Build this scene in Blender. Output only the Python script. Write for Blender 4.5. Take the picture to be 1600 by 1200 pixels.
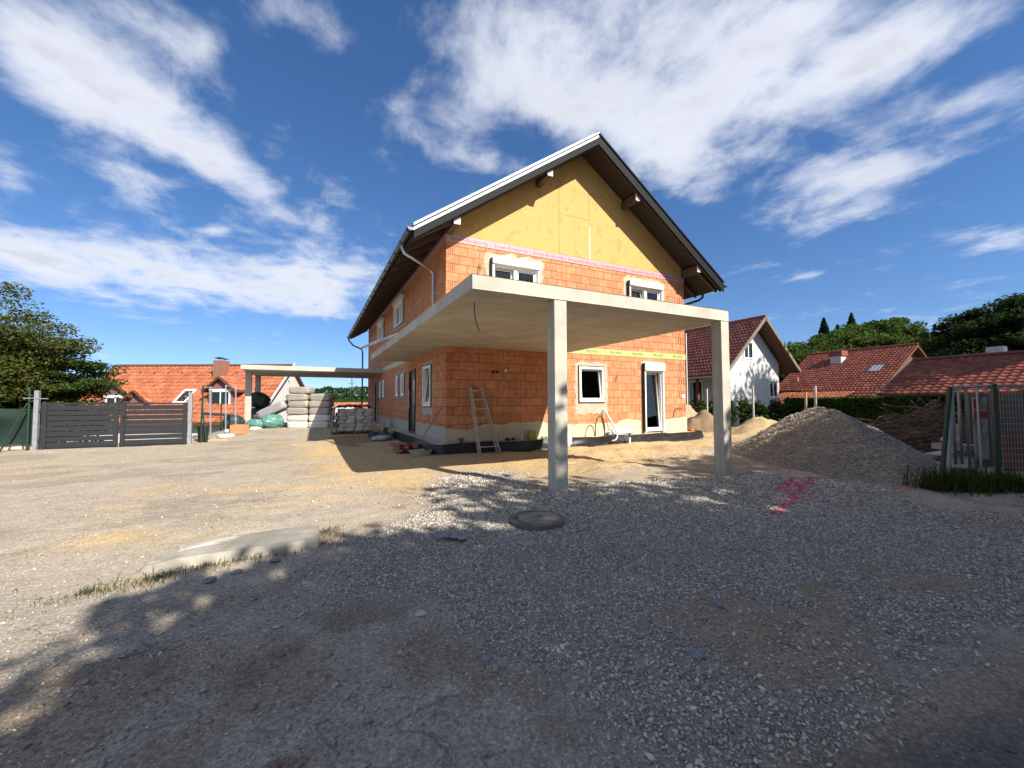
import bpy, bmesh, math, random
import numpy as np
from mathutils import Matrix, Vector

for o in list(bpy.data.objects):
    bpy.data.objects.remove(o, do_unlink=True)
scene = bpy.context.scene
COL = scene.collection
R = math.radians
rng = np.random.default_rng(7)
random.seed(7)

# ------------------------------------------------------------------ camera
CAM = Vector((-3.2868, -10.7924, 1.3877))
YAW, PITCH, ROLL, FPX = 0.4582, 0.0435, -0.0033, 634.0
cd = bpy.data.cameras.new('camera'); cam = bpy.data.objects.new('camera', cd); COL.objects.link(cam)
cd.sensor_fit = 'HORIZONTAL'; cd.sensor_width = 36.0; cd.lens = FPX / 1600 * 36.0
cd.clip_start = 0.05; cd.clip_end = 3000
_r = Vector((math.cos(YAW), -math.sin(YAW), 0)); _f = Vector((math.sin(YAW), math.cos(YAW), 0)); _u = Vector((0, 0, 1))
FWD = _f * math.cos(PITCH) + _u * math.sin(PITCH); UP = -_f * math.sin(PITCH) + _u * math.cos(PITCH)
RT = _r * math.cos(ROLL) + UP * math.sin(ROLL); UP = -_r * math.sin(ROLL) + UP * math.cos(ROLL)
m = Matrix((RT, UP, -FWD)).transposed().to_4x4(); m.translation = CAM
cam.matrix_world = m
scene.camera = cam

# ------------------------------------------------------------------ world, sun, exposure
SUN_TO = Vector((0.33, -1.0, 0.87)).normalized()          # from the place towards the sun
SUN_ELEV = math.asin(SUN_TO.z)
SUN_AZ = math.atan2(SUN_TO.x, SUN_TO.y)                   # clockwise from +Y
SKY_STRENGTH = 0.072
SUN_STRENGTH = 4.1
EXPOSURE = 1.15
CLOUD_LIGHT = 0.45
scene.view_settings.view_transform = 'Standard'
scene.view_settings.look = 'None'
scene.view_settings.gamma = 1.0
scene.view_settings.use_curve_mapping = False
scene.view_settings.exposure = EXPOSURE

ld = bpy.data.lights.new('sun', 'SUN'); sun = bpy.data.objects.new('sun', ld); COL.objects.link(sun)
ld.energy = SUN_STRENGTH; ld.angle = R(0.53); ld.color = (1.0, 0.93, 0.82)
sun.rotation_euler = (-SUN_TO).to_track_quat('-Z', 'Y').to_euler()
sun.location = (20, -40, 40)


class NT:
    """small helper round a node tree"""
    def __init__(self, tree):
        self.t = tree; self.n = tree.nodes; self.l = tree.links

    def add(self, typ, **kw):
        nd = self.n.new(typ)
        for k, v in kw.items():
            setattr(nd, k, v)
        return nd

    def put(self, sock, v):
        if isinstance(v, bpy.types.NodeSocket):
            self.l.new(v, sock)
        elif v is not None:
            sock.default_value = v

    def math(self, op, a, b=None, c=None, clamp=False):
        nd = self.add('ShaderNodeMath', operation=op, use_clamp=clamp)
        self.put(nd.inputs[0], a)
        if b is not None: self.put(nd.inputs[1], b)
        if c is not None: self.put(nd.inputs[2], c)
        return nd.outputs[0]

    def vmath(self, op, a, b=None, out=0):
        nd = self.add('ShaderNodeVectorMath', operation=op)
        self.put(nd.inputs[0], a)
        if b is not None: self.put(nd.inputs[1], b)
        return nd.outputs['Value'] if op in ('DOT_PRODUCT', 'LENGTH') else nd.outputs[0]

    def mix(self, fac, a, b, typ='MIX'):
        nd = self.add('ShaderNodeMix', data_type='RGBA', blend_type=typ)
        self.put(nd.inputs[0], fac); self.put(nd.inputs[6], a); self.put(nd.inputs[7], b)
        return nd.outputs[2]

    def noise(self, vec, scale, detail=4, rough=0.55, dist=0.0, out=0):
        nd = self.add('ShaderNodeTexNoise')
        if vec is not None: self.l.new(vec, nd.inputs['Vector'])
        nd.inputs['Scale'].default_value = scale; nd.inputs['Detail'].default_value = detail
        nd.inputs['Roughness'].default_value = rough; nd.inputs['Distortion'].default_value = dist
        return nd.outputs[out]

    def ramp(self, fac, stops):
        nd = self.add('ShaderNodeValToRGB')
        el = nd.color_ramp.elements
        while len(el) < len(stops): el.new(0.5)
        for e, (p, c) in zip(el, stops):
            e.position = p; e.color = (c, c, c, 1) if isinstance(c, (int, float)) else (*c, 1)
        self.put(nd.inputs[0], fac)
        return nd.outputs[0]

    def mapr(self, v, a, b, c, d, smooth=False):
        nd = self.add('ShaderNodeMapRange')
        if smooth: nd.interpolation_type = 'SMOOTHSTEP'
        self.put(nd.inputs[0], v)
        for i, x in enumerate((a, b, c, d)): self.put(nd.inputs[i + 1], x)
        return nd.outputs[0]


world = bpy.data.worlds.new('World'); scene.world = world; world.use_nodes = True
w = NT(world.node_tree); w.n.clear()
wo = w.add('ShaderNodeOutputWorld'); bg = w.add('ShaderNodeBackground'); w.l.new(bg.outputs[0], wo.inputs[0])
sky = w.add('ShaderNodeTexSky', sky_type='NISHITA', sun_disc=False)
sky.sun_elevation = SUN_ELEV; sky.sun_rotation = SUN_AZ; sky.altitude = 400; sky.air_density = 1.0; sky.dust_density = 0.25; sky.ozone_density = 3.0
tc = w.add('ShaderNodeTexCoord')
sep = w.add('ShaderNodeSeparateXYZ'); w.l.new(tc.outputs['Generated'], sep.inputs[0])
zc = w.math('MAXIMUM', sep.outputs[2], 0.0)
lift = w.add('ShaderNodeCombineXYZ'); w.l.new(sep.outputs[0], lift.inputs[0]); w.l.new(sep.outputs[1], lift.inputs[1]); w.l.new(w.math('ADD', zc, 0.075), lift.inputs[2])
w.l.new(w.vmath('NORMALIZE', lift.outputs[0]), sky.inputs[0])
den = w.math('ADD', zc, 0.12)
px_ = w.math('DIVIDE', sep.outputs[0], den); py_ = w.math('DIVIDE', sep.outputs[1], den)
cmb = w.add('ShaderNodeCombineXYZ'); w.l.new(px_, cmb.inputs[0]); w.l.new(py_, cmb.inputs[1])
P2 = cmb.outputs[0]
# cloud banks on the cloud layer: turn (degrees), inverse half-widths, offset, weight
CLOUDS = []
#CLOUDS_BEGIN
CLOUDS += [
    (30, 4.234, 8.472, -0.758, -7.721, 1.250),
    (15, 3.458, 6.536, -1.972, -6.613, 1.250),
    (165, 4.599, 10.010, 5.995, 6.324, 0.850),
    (120, 5.991, 9.572, 6.009, -0.413, 0.800),
    (0, 5.774, 7.958, -5.436, -4.895, 0.850),
    (60, 5.144, 11.724, -0.707, -15.036, 0.720),
    (45, 6.369, 12.757, -3.878, -14.519, 0.750),
    (75, 11.084, 14.088, -0.499, -22.075, 0.650),
    (30, 6.396, 22.028, -3.471, -19.411, 0.650),
    (30, 4.787, 5.610, -5.185, -8.108, 0.950),
    (15, 10.035, 13.583, -10.412, -14.629, 0.700),
    (45, 6.947, 10.861, -4.268, -20.810, 0.620),
    (165, 5.665, 9.260, 15.194, -0.981, 0.950),
    (15, 16.700, 17.973, -33.185, -31.954, 0.750),
    (15, 6.305, 10.825, -20.687, -22.703, 0.750),
    (120, 7.209, 9.737, 5.891, 10.405, 0.900),
    (150, 5.663, 8.611, 1.738, 12.431, 0.980),
    (75, 9.966, 11.458, 15.350, 2.927, 0.800),
    (135, 9.140, 19.595, 6.117, 20.456, 0.600),
    (120, 4.415, 6.857, 5.985, 7.046, 0.900),
    (90, 9.231, 12.400, 13.702, 4.153, 0.750),
    (75, 7.797, 12.131, 14.860, 1.021, 0.550),
    (0, 8.846, 16.850, 3.009, -18.406, 0.600),
    (60, 16.861, 21.274, 14.954, -8.822, 0.580),
    (75, 17.812, 21.770, 17.144, -5.992, 0.580),
    (60, 15.682, 30.996, 17.069, -11.263, 0.500),
    (15, 2.512, 3.522, 4.161, -7.634, 1.000),
    (0, 1.725, 2.909, 0.990, -8.031, 1.000),
    (15, 2.927, 3.914, 1.635, -9.058, 0.900),
    (0, 2.617, 4.552, -0.102, -13.545, 0.720),
    (150, 7.837, 8.886, 6.964, 7.800, 0.550),
    (0, 8.406, 14.099, -4.370, -17.560, 0.550),
    (105, 8.925, 10.816, 9.562, -1.368, 0.420),
    (60, 8.389, 20.552, 17.713, -3.470, 0.620),
    (45, 13.568, 23.369, 23.686, -28.100, 0.850),
]
#CLOUDS_END
# streaky noise, stretched along the wind
mp = w.add('ShaderNodeMapping'); w.l.new(P2, mp.inputs[0])
mp.inputs['Rotation'].default_value = (0, 0, YAW); mp.inputs['Scale'].default_value = (1.0, 0.62, 1.0)
n1 = w.noise(mp.outputs[0], 2.4, 8, 0.64, 0.3)
n2 = w.noise(P2, 5.0, 6, 0.6, 0.3)
nlow = w.noise(P2, 0.45, 2, 0.5)
tot = None
frames = {}
for (ang, sx, sy, ox, oy, wt) in CLOUDS:
    if ang not in frames:
        rt_ = w.add('ShaderNodeMapping'); w.l.new(P2, rt_.inputs[0]); rt_.inputs['Rotation'].default_value = (0, 0, R(ang)); frames[ang] = rt_.outputs[0]
    nd = w.add('ShaderNodeVectorMath', operation='MULTIPLY_ADD')
    w.l.new(frames[ang], nd.inputs[0]); nd.inputs[1].default_value = (sx, sy, 0); nd.inputs[2].default_value = (ox, oy, 0)
    g = w.math('POWER', 0.5, w.vmath('DOT_PRODUCT', nd.outputs[0], nd.outputs[0]))
    tot = w.math('MULTIPLY_ADD', g, wt, tot if tot is not None else 0.0)
# scattered cloud goes on out of view, its cover raised to lift the fill light
behind = w.mapr(w.vmath('DOT_PRODUCT', tc.outputs['Generated'], tuple(_f)), 0.25, -0.1, 0.0, 1.0, True)
tot = w.math('MULTIPLY_ADD', w.math('MULTIPLY', behind, w.mapr(nlow, 0.36, 0.58, 0.0, 1.05, True)), 1.0, tot if tot is not None else 0.0)
tot = w.math('MINIMUM', tot, 1.25)
dens = w.math('ADD', tot, w.math('MULTIPLY_ADD', n1, 2.5, -1.25))
dens = w.math('ADD', dens, w.math('MULTIPLY_ADD', n2, 2.1, -1.05))
cov = w.mapr(dens, 0.12, 1.5, 0.0, 1.0, True)
cov = w.math('MULTIPLY', cov, w.mapr(sep.outputs[2], 0.0, 0.06, 0.0, 1.0, True))
cov = w.math('MULTIPLY', cov, 0.93)
hs_ = w.add('ShaderNodeHueSaturation'); w.l.new(sky.outputs[0], hs_.inputs['Color']); hs_.inputs['Saturation'].default_value = 1.2
skyc = w.mix(1.0, hs_.outputs[0], (SKY_STRENGTH * 1.02, SKY_STRENGTH * 0.95, SKY_STRENGTH, 1), 'MULTIPLY')
thick = w.math('MULTIPLY', w.mapr(dens, 0.8, 2.0, 1.0, 0.84, True), w.mapr(n2, 0.3, 0.7, 1.1, 0.92))
cc = w.mix(1.0, (0.93 * CLOUD_LIGHT, 0.965 * CLOUD_LIGHT, 1.06 * CLOUD_LIGHT, 1), thick, 'MULTIPLY')
w.l.new(w.mix(cov, skyc, cc), bg.inputs[0])
bg.inputs[1].default_value = 1.0
world.cycles.sampling_method = 'MANUAL'; world.cycles.sample_map_resolution = 512

# ------------------------------------------------------------------ materials
MATS = {}


def mat(name):
    mt = bpy.data.materials.new(name); mt.use_nodes = True
    t = NT(mt.node_tree)
    b = t.n['Principled BSDF']
    MATS[name] = mt
    return mt, t, b


def simple(name, col, rough=0.7, metal=0.0, var=0.12, scale=6.0, bump=0.15, bscale=40.0, spec=0.4, island=0.0, obj=0.0, tint=None, tscale=1.2, tlo=.45, thi=.7, stretch=None):
    """plain procedural surface: colour with noise variation, optional stain tint, bump"""
    mt, t, b = mat(name)
    geo = t.add('ShaderNodeNewGeometry')
    pos = geo.outputs['Position']
    if stretch:
        mpn = t.add('ShaderNodeMapping'); t.l.new(pos, mpn.inputs[0]); mpn.inputs['Scale'].default_value = stretch
        pos = mpn.outputs[0]
    n = t.noise(pos, scale, 5, 0.6)
    f = t.mapr(n, 0.25, 0.75, 1 - var, 1 + var)
    if island or obj:
        oi = t.add('ShaderNodeObjectInfo')
        rv = t.math('FRACT', t.math('ADD', geo.outputs['Random Per Island'], oi.outputs['Random']))
        f = t.math('MULTIPLY', f, t.mapr(rv, 0, 1, 1 - max(island, obj), 1 + max(island, obj)))
    c = (*col, 1)
    if tint:
        c = t.mix(t.mapr(t.noise(pos, tscale, 6, 0.65, 0.3), tlo, thi, 0, 1, True), c, (*tint, 1))
    cmbn = t.add('ShaderNodeCombineXYZ')
    for i in range(3): t.l.new(f, cmbn.inputs[i])
    t.l.new(t.mix(1.0, c, cmbn.outputs[0], 'MULTIPLY'), b.inputs['Base Color'])
    b.inputs['Roughness'].default_value = rough; b.inputs['Metallic'].default_value = metal
    b.inputs['Specular IOR Level'].default_value = spec
    if bump:
        bp = t.add('ShaderNodeBump'); bp.inputs['Strength'].default_value = bump; bp.inputs['Distance'].default_value = 0.02
        t.l.new(t.noise(pos, bscale, 4, 0.6), bp.inputs['Height']); t.l.new(bp.outputs[0], b.inputs['Normal'])
    return mt


simple('brick', (0.50, 0.20, 0.092), 0.85, var=0.2, scale=11, bump=0.4, bscale=50, island=0.11, obj=0.11, tint=(0.56, 0.28, 0.145), tscale=3.1)
simple('mortar', (0.13, 0.062, 0.04), 0.9, var=0.2)
simple('render_coat', (0.53, 0.455, 0.325), 0.9, var=0.09, scale=5, bump=0.3, bscale=25, tint=(0.45, 0.40, 0.31), tscale=2)
simple('window_mortar', (0.40, 0.355, 0.275), 0.9, var=0.12, scale=7, bump=0.4, bscale=22, tint=(0.47, 0.43, 0.33), tscale=2.5)
simple('grey_adhesive', (0.42, 0.385, 0.325), 0.9, var=0.12, scale=7, bump=0.3, bscale=25)
simple('gable_board', (0.56, 0.325, 0.10), 0.75, var=0.10, scale=2.2, bump=0.22, bscale=7, tint=(0.45, 0.245, 0.075), tscale=2.2, tlo=.52, thi=.66)
simple('dark_gap', (0.03, 0.025, 0.02), 0.9, bump=0)
simple('pink_tape', (0.50, 0.31, 0.31), 0.5, var=0.06, scale=8, bump=0.2, bscale=12)
simple('pink_ink', (0.33, 0.10, 0.20), 0.6, bump=0)
simple('green_tape', (0.40, 0.46, 0.17), 0.5, var=0.07, scale=4, bump=0.2, bscale=12, tint=(0.46, 0.45, 0.22), tscale=1.1)
simple('green_ink', (0.15, 0.24, 0.07), 0.6, bump=0)
simple('white_plastic', (0.78, 0.78, 0.76), 0.35, var=0.03, bump=0)
simple('black_seal', (0.02, 0.02, 0.025), 0.6, bump=0)
simple('dark_door', (0.045, 0.047, 0.05), 0.35, var=0.1, bump=0)
simple('anthracite', (0.012, 0.013, 0.015), 0.65, metal=0.0, var=0.1, bump=0.02, spec=0.15)
simple('gutter_metal', (0.10, 0.105, 0.115), 0.32, metal=0.85, var=0.15, bump=0.03)
simple('roof_metal', (0.27, 0.28, 0.30), 0.5, metal=0.3, var=0.06, bump=0.03)
simple('dark_wood', (0.024, 0.017, 0.012), 0.7, var=0.3, scale=4, bump=0.2, stretch=(6, 1, 6))
simple('beam_wood', (0.075, 0.046, 0.03), 0.7, var=0.25, scale=4, bump=0.2, stretch=(6, 1, 6))
simple('beam_end', (0.66, 0.64, 0.60), 0.7, var=0.05, bump=0.05)
simple('zinc', (0.42, 0.45, 0.49), 0.35, metal=0.85, var=0.15, bump=0.04)
simple('membrane', (0.016, 0.016, 0.018), 0.42, var=0.2, scale=5, bump=0.25, bscale=14, tint=(0.05, 0.045, 0.04), tscale=3, tlo=.55, thi=.8)
simple('tape_text_white', (0.8, 0.8, 0.78), 0.6, bump=0)


def concrete(name, col, lines=0.0, lo=0.84):
    mt, t, b = mat(name)
    geo = t.add('ShaderNodeNewGeometry'); pos = geo.outputs['Position']
    n1 = t.noise(pos, 1.6, 7, 0.62, 0.2); n2 = t.noise(pos, 14, 5, 0.6)
    c = t.mix(t.mapr(n1, 0.35, 0.68, 0, 1, True), (*[x * lo for x in col], 1), (*[x * 1.1 for x in col], 1))
    c = t.mix(t.mapr(n2, 0.58, 0.72, 0, 0.5, True), c, (*[x * 0.68 for x in col], 1))
    # pores
    v = t.add('ShaderNodeTexVoronoi'); t.l.new(pos, v.inputs['Vector']); v.inputs['Scale'].default_value = 16
    pore = t.mapr(v.outputs['Distance'], 0.03, 0.09, 1, 0, True)
    pore = t.math('MULTIPLY', pore, t.mapr(t.noise(pos, 3.0, 2), 0.5, 0.62, 0, 0.75))
    c = t.mix(pore, c, (*[x * 0.4 for x in col], 1))
    if lines:
        sp = t.add('ShaderNodeSeparateXYZ'); t.l.new(pos, sp.inputs[0])
        nl = t.add('ShaderNodeTexNoise', noise_dimensions='1D'); nl.inputs['Scale'].default_value = 7; nl.inputs['Detail'].default_value = 6
        t.l.new(t.math('MULTIPLY_ADD', t.noise(pos, 0.8, 2), 0.15, sp.outputs[1]), nl.inputs['W'])
        c = t.mix(t.mapr(nl.outputs[0], 0.42, 0.66, 0, lines, True), c, (*[x * 0.72 for x in col], 1))
    t.l.new(c, b.inputs['Base Color']); b.inputs['Roughness'].default_value = 0.85
    bp = t.add('ShaderNodeBump'); bp.inputs['Strength'].default_value = 0.25; bp.inputs['Distance'].default_value = 0.01
    t.l.new(t.noise(pos, 35, 5, 0.6), bp.inputs['Height']); t.l.new(bp.outputs[0], b.inputs['Normal'])


concrete('concrete', (0.46, 0.43, 0.365), 0.42)
concrete('old_concrete', (0.36, 0.33, 0.275), 0.0, 0.55)


def glass(name, tint=(0.9, 0.95, 0.95)):
    mt, t, b = mat(name)
    t.n.remove(b)
    out = t.n['Material Output']
    gl = t.add('ShaderNodeBsdfGlossy'); gl.inputs['Roughness'].default_value = 0.02
    tr = t.add('ShaderNodeBsdfTransparent'); tr.inputs[0].default_value = (*tint, 1)
    geo = t.add('ShaderNodeNewGeometry')
    cs = t.math('ABSOLUTE', t.vmath('DOT_PRODUCT', geo.outputs['Normal'], geo.outputs['Incoming']))
    fr = t.math('MULTIPLY_ADD', t.math('POWER', t.math('SUBTRACT', 1.0, cs, clamp=True), 5.0), 0.92, 0.07)
    mx = t.add('ShaderNodeMixShader'); t.l.new(fr, mx.inputs[0])
    t.l.new(tr.outputs[0], mx.inputs[1]); t.l.new(gl.outputs[0], mx.inputs[2]); t.l.new(mx.outputs[0], out.inputs[0])


glass('glass', (0.55, 0.6, 0.6))


def leaf(name, c1, c2, trans=0.35):
    mt, t, b = mat(name)
    t.n.remove(b); out = t.n['Material Output']
    geo = t.add('ShaderNodeNewGeometry')
    oi = t.add('ShaderNodeObjectInfo')
    f = t.math('MULTIPLY_ADD', t.noise(geo.outputs['Position'], 0.9, 3), 0.9, t.math('MULTIPLY_ADD', geo.outputs['Random Per Island'], 0.6, -0.25))
    c = t.mix(t.math('ADD', f, 0.0, clamp=True), (*c1, 1), (*c2, 1))
    hs = t.add('ShaderNodeHueSaturation'); t.l.new(c, hs.inputs['Color'])
    t.l.new(t.mapr(oi.outputs['Random'], 0, 1, 0.487, 0.513), hs.inputs['Hue']); t.l.new(t.mapr(oi.outputs['Random'], 0, 1, 0.8, 1.15), hs.inputs['Value'])
    d = t.add('ShaderNodeBsdfDiffuse'); tl = t.add('ShaderNodeBsdfTranslucent'); g = t.add('ShaderNodeBsdfGlossy'); g.inputs['Roughness'].default_value = 0.45
    t.l.new(hs.outputs[0], d.inputs[0]); t.l.new(hs.outputs[0], tl.inputs[0])
    m1 = t.add('ShaderNodeMixShader'); m1.inputs[0].default_value = trans; t.l.new(d.outputs[0], m1.inputs[1]); t.l.new(tl.outputs[0], m1.inputs[2])
    m2 = t.add('ShaderNodeMixShader'); m2.inputs[0].default_value = 0.0; t.l.new(m1.outputs[0], m2.inputs[1]); t.l.new(g.outputs[0], m2.inputs[2])
    t.l.new(m2.outputs[0], out.inputs[0])


leaf('leaf_olive', (0.050, 0.068, 0.018), (0.125, 0.125, 0.032))
leaf('leaf_green', (0.034, 0.078, 0.022), (0.095, 0.15, 0.038))
leaf('leaf_forest', (0.034, 0.064, 0.018), (0.105, 0.145, 0.035))
leaf('leaf_dark', (0.022, 0.046, 0.018), (0.055, 0.088, 0.028))
leaf('needle', (0.010, 0.028, 0.017), (0.026, 0.050, 0.024), 0.15)
leaf('hedge_leaf', (0.022, 0.046, 0.013), (0.06, 0.095, 0.024), 0.2)
leaf('grass_blade', (0.025, 0.055, 0.012), (0.09, 0.115, 0.03), 0.3)
leaf('dry_grass', (0.14, 0.11, 0.04), (0.22, 0.17, 0.07), 0.3)
simple('bark', (0.10, 0.075, 0.055), 0.9, var=0.3, scale=8, bump=0.6, bscale=20)
simple('stick', (0.155, 0.105, 0.066), 0.9, var=0.35, scale=5, bump=0.3, island=0.45)

# ------------------------------------------------------------------ mesh helpers


class MB:
    def __init__(self):
        self.v = []; self.f = []

    def add(self, vs, fs):
        o = len(self.v); self.v += [tuple(p) for p in vs]; self.f += [tuple(i + o for i in f) for f in fs]; return self

    def box(self, x0, x1, y0, y1, z0, z1):
        return self.add([(x0, y0, z0), (x1, y0, z0), (x1, y1, z0), (x0, y1, z0), (x0, y0, z1), (x1, y0, z1), (x1, y1, z1), (x0, y1, z1)],
                        [(0, 3, 2, 1), (4, 5, 6, 7), (0, 1, 5, 4), (1, 2, 6, 5), (2, 3, 7, 6), (3, 0, 4, 7)])

    def bar(self, a, b, w, h, up=(0, 0, 1)):
        """box along a->b, w across, h in the up direction, a/b on its axis"""
        a = Vector(a); b = Vector(b); d = (b - a).normalized(); s = d.cross(Vector(up))
        if s.length < 1e-4: s = d.cross(Vector((1, 0, 0)))
        s.normalize(); u = s.cross(d)
        vs = []
        for p in (a, b):
            for i, j in ((-1, -1), (1, -1), (1, 1), (-1, 1)):
                vs.append(p + s * (i * w / 2) + u * (j * h / 2))
        return self.add(vs, [(0, 1, 2, 3), (7, 6, 5, 4), (0, 4, 5, 1), (1, 5, 6, 2), (2, 6, 7, 3), (3, 7, 4, 0)])

    def prism(self, pts, fn, w0, w1):
        """polygon pts (u,v) pushed from w0 to w1, fn maps (u,v,w) to space"""
        n = len(pts)
        vs = [fn(u, v, w0) for u, v in pts] + [fn(u, v, w1) for u, v in pts]
        fs = [tuple(range(n)), tuple(range(2 * n - 1, n - 1, -1))] + [(i, (i + 1) % n, n + (i + 1) % n, n + i) for i in range(n)]
        return self.add(vs, fs)

    def ring(self, inner, outer, fn, w0, w1):
        """flat collar between two loops of equal length, thickness w0..w1"""
        n = len(inner)
        vs = [fn(u, v, w1) for u, v in inner] + [fn(u, v, w1) for u, v in outer] + [fn(u, v, w0) for u, v in outer]
        fs = []
        for i in range(n):
            j = (i + 1) % n
            fs += [(i, j, n + j, n + i), (n + i, n + j, 2 * n + j, 2 * n + i)]
        return self.add(vs, fs)

    def tube(self, pts, r, n=8, cap=True):
        pts = [Vector(p) for p in pts]; rs = r if isinstance(r, (list, tuple)) else [r] * len(pts)
        o = len(self.v); prev = None
        for i, p in enumerate(pts):
            d = (pts[min(i + 1, len(pts) - 1)] - pts[max(i - 1, 0)]).normalized()
            if prev is None:
                s = d.cross(Vector((0, 0, 1)))
                if s.length < 1e-3: s = d.cross(Vector((1, 0, 0)))
            else:
                s = prev - d * prev.dot(d)
            s.normalize(); prev = s; u = d.cross(s)
            for k in range(n):
                a = 2 * math.pi * k / n
                self.v.append(tuple(p + (s * math.cos(a) + u * math.sin(a)) * rs[i]))
        for i in range(len(pts) - 1):
            for k in range(n):
                self.f.append((o + i * n + k, o + i * n + (k + 1) % n, o + (i + 1) * n + (k + 1) % n, o + (i + 1) * n + k))
        if cap:
            self.f.append(tuple(o + k for k in range(n - 1, -1, -1)))
            self.f.append(tuple(o + (len(pts) - 1) * n + k for k in range(n)))
        return self

    def lathe(self, c, prof, n=24):
        o = len(self.v)
        for r, z in prof:
            for k in range(n):
                a = 2 * math.pi * k / n
                self.v.append((c[0] + r * math.cos(a), c[1] + r * math.sin(a), c[2] + z))
        for i in range(len(prof) - 1):
            for k in range(n):
                self.f.append((o + i * n + k, o + i * n + (k + 1) % n, o + (i + 1) * n + (k + 1) % n, o + (i + 1) * n + k))
        self.f.append(tuple(o + k for k in range(n - 1, -1, -1)))
        self.f.append(tuple(o + (len(prof) - 1) * n + k for k in range(n)))
        return self

    def mesh(self, name, m):
        me = bpy.data.meshes.new(name); me.from_pydata(self.v, [], self.f)
        if m: me.materials.append(MATS[m])
        me.update(); return me

    def build(self, name, m, parent=None, bevel=0.0, smooth=False, seg=2):
        me = self.mesh(name, m)
        if bevel:
            bm = bmesh.new(); bm.from_mesh(me)
            bmesh.ops.bevel(bm, geom=list(bm.edges), offset=bevel, segments=seg, affect='EDGES', profile=0.6, clamp_overlap=True)
            bm.to_mesh(me); bm.free()
        if smooth:
            me.shade_smooth()
        return link(name, me, parent)


def link(name, data, parent=None):
    o = bpy.data.objects.new(name, data); COL.objects.link(o)
    if parent is not None:
        o.parent = parent
        if parent.parent is None:
            o.matrix_parent_inverse = Matrix.Translation(-Vector(parent.location))
    return o


def tag(o, label=None, cat=None, group=None, kind=None):
    if label: o['label'] = label
    if cat: o['category'] = cat
    if group: o['group'] = group
    if kind: o['kind'] = kind
    return o


def thing(name, label, cat, loc, group=None):
    o = bpy.data.objects.new(name, None); COL.objects.link(o); o.location = loc
    o.empty_display_size = 0.2
    return tag(o, label, cat, group)


def fast_mesh(name, V, F, m, smooth=False, cols=None):
    """numpy verts (n,3), faces (k,4) or (k,3)"""
    me = bpy.data.meshes.new(name)
    V = np.ascontiguousarray(V, np.float32); F = np.ascontiguousarray(F, np.int32); k = F.shape[1]
    me.vertices.add(len(V)); me.vertices.foreach_set('co', V.ravel())
    me.loops.add(F.size); me.loops.foreach_set('vertex_index', F.ravel())
    me.polygons.add(len(F)); me.polygons.foreach_set('loop_start', np.arange(0, F.size, k, dtype=np.int32))
    if smooth: me.polygons.foreach_set('use_smooth', np.ones(len(F), bool))
    if m: me.materials.append(MATS[m])
    me.update(calc_edges=True)
    if cols is not None:
        ca = me.color_attributes.new('Col', 'FLOAT_COLOR', 'POINT')
        c4 = np.ones((len(V), 4), np.float32); c4[:, :3] = cols
        ca.data.foreach_set('color', c4.ravel())
    return me


def vnoise(x, y, seed=0):
    xi = np.floor(x).astype(np.int64); yi = np.floor(y).astype(np.int64); fx = x - xi; fy = y - yi
    fx = fx * fx * (3 - 2 * fx); fy = fy * fy * (3 - 2 * fy)

    def h(a, b):
        n = (a * 374761393 + b * 668265263 + seed * 974634773) & 0x7fffffff
        n = ((n ^ (n >> 13)) * 1274126177) & 0x7fffffff
        n = n ^ (n >> 16)
        return (n & 0xffff) / 65535.0
    return (h(xi, yi) * (1 - fx) + h(xi + 1, yi) * fx) * (1 - fy) + (h(xi, yi + 1) * (1 - fx) + h(xi + 1, yi + 1) * fx) * fy


def fbm(x, y, seed=0, oct=4, gain=0.5):
    s = 0; a = 1; t = 0
    for i in range(oct):
        s = s + a * vnoise(x * 2 ** i, y * 2 ** i, seed + i * 17); t += a; a *= gain
    return s / t


def sstep(a, b, x):
    t = np.clip((x - a) / (b - a), 0, 1); return t * t * (3 - 2 * t)


def poly_sdf(px, py, poly):
    """signed distance, positive inside"""
    d = np.full(px.shape, 1e9); inside = np.zeros(px.shape, bool); n = len(poly)
    for i in range(n):
        ax, ay = poly[i]; bx, by = poly[(i + 1) % n]
        ex, ey = bx - ax, by - ay
        t = np.clip(((px - ax) * ex + (py - ay) * ey) / (ex * ex + ey * ey), 0, 1)
        d = np.minimum(d, np.hypot(px - ax - t * ex, py - ay - t * ey))
        c = ((ay > py) != (by > py)) & (px < (bx - ax) * (py - ay) / ((by - ay) if by != ay else 1e-9) + ax)
        inside ^= c
    return np.where(inside, d, -d)


def on_front(u, v, w_): return (u, -w_, v)         # facade: u = x, v = z, w outwards
def on_left(u, v, w_): return (-w_, u, v)          # left wall: u = y, v = z

# ------------------------------------------------------------------ ground
PILE = [(6.95, -3.3), (5.95, -4.9), (5.25, -6.1), (5.15, -6.8), (5.35, -7.5), (5.75, -7.95), (7.4, -7.5), (9.4, -6.7), (10.3, -5.2), (9.7, -3.6), (8.3, -2.8)]
GRAVEL = [(-3.0, -6.55), (-2.5, -5.9), (-1.9, -5.2), (-1.2, -4.0), (-0.6, -3.2), (0.3, -3.4), (0.2, -4.9), (1.2, -5.4), (2.6, -5.3), (3.6, -5.6), (4.5, -5.9), (4.9, -7.0),
          (4.9, -8.0), (4.0, -8.5), (6.0, -9.9), (0.5, -10.0), (-1.2, -9.85), (-2.1, -9.75), (-2.25, -8.9), (-2.7, -8.3), (-3.3, -7.6), (-3.35, -7.0)]
SAND = [(-3.4, 9.5), (-3.9, 4.0), (-3.3, -1.0), (-2.9, -3.6), (-1.8, -4.6), (-0.5, -3.2), (0.4, -4.4), (3.8, -4.6), (6.6, -3.2), (14, -1.0), (15, 4), (9, 12), (-1, 12)]


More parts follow.
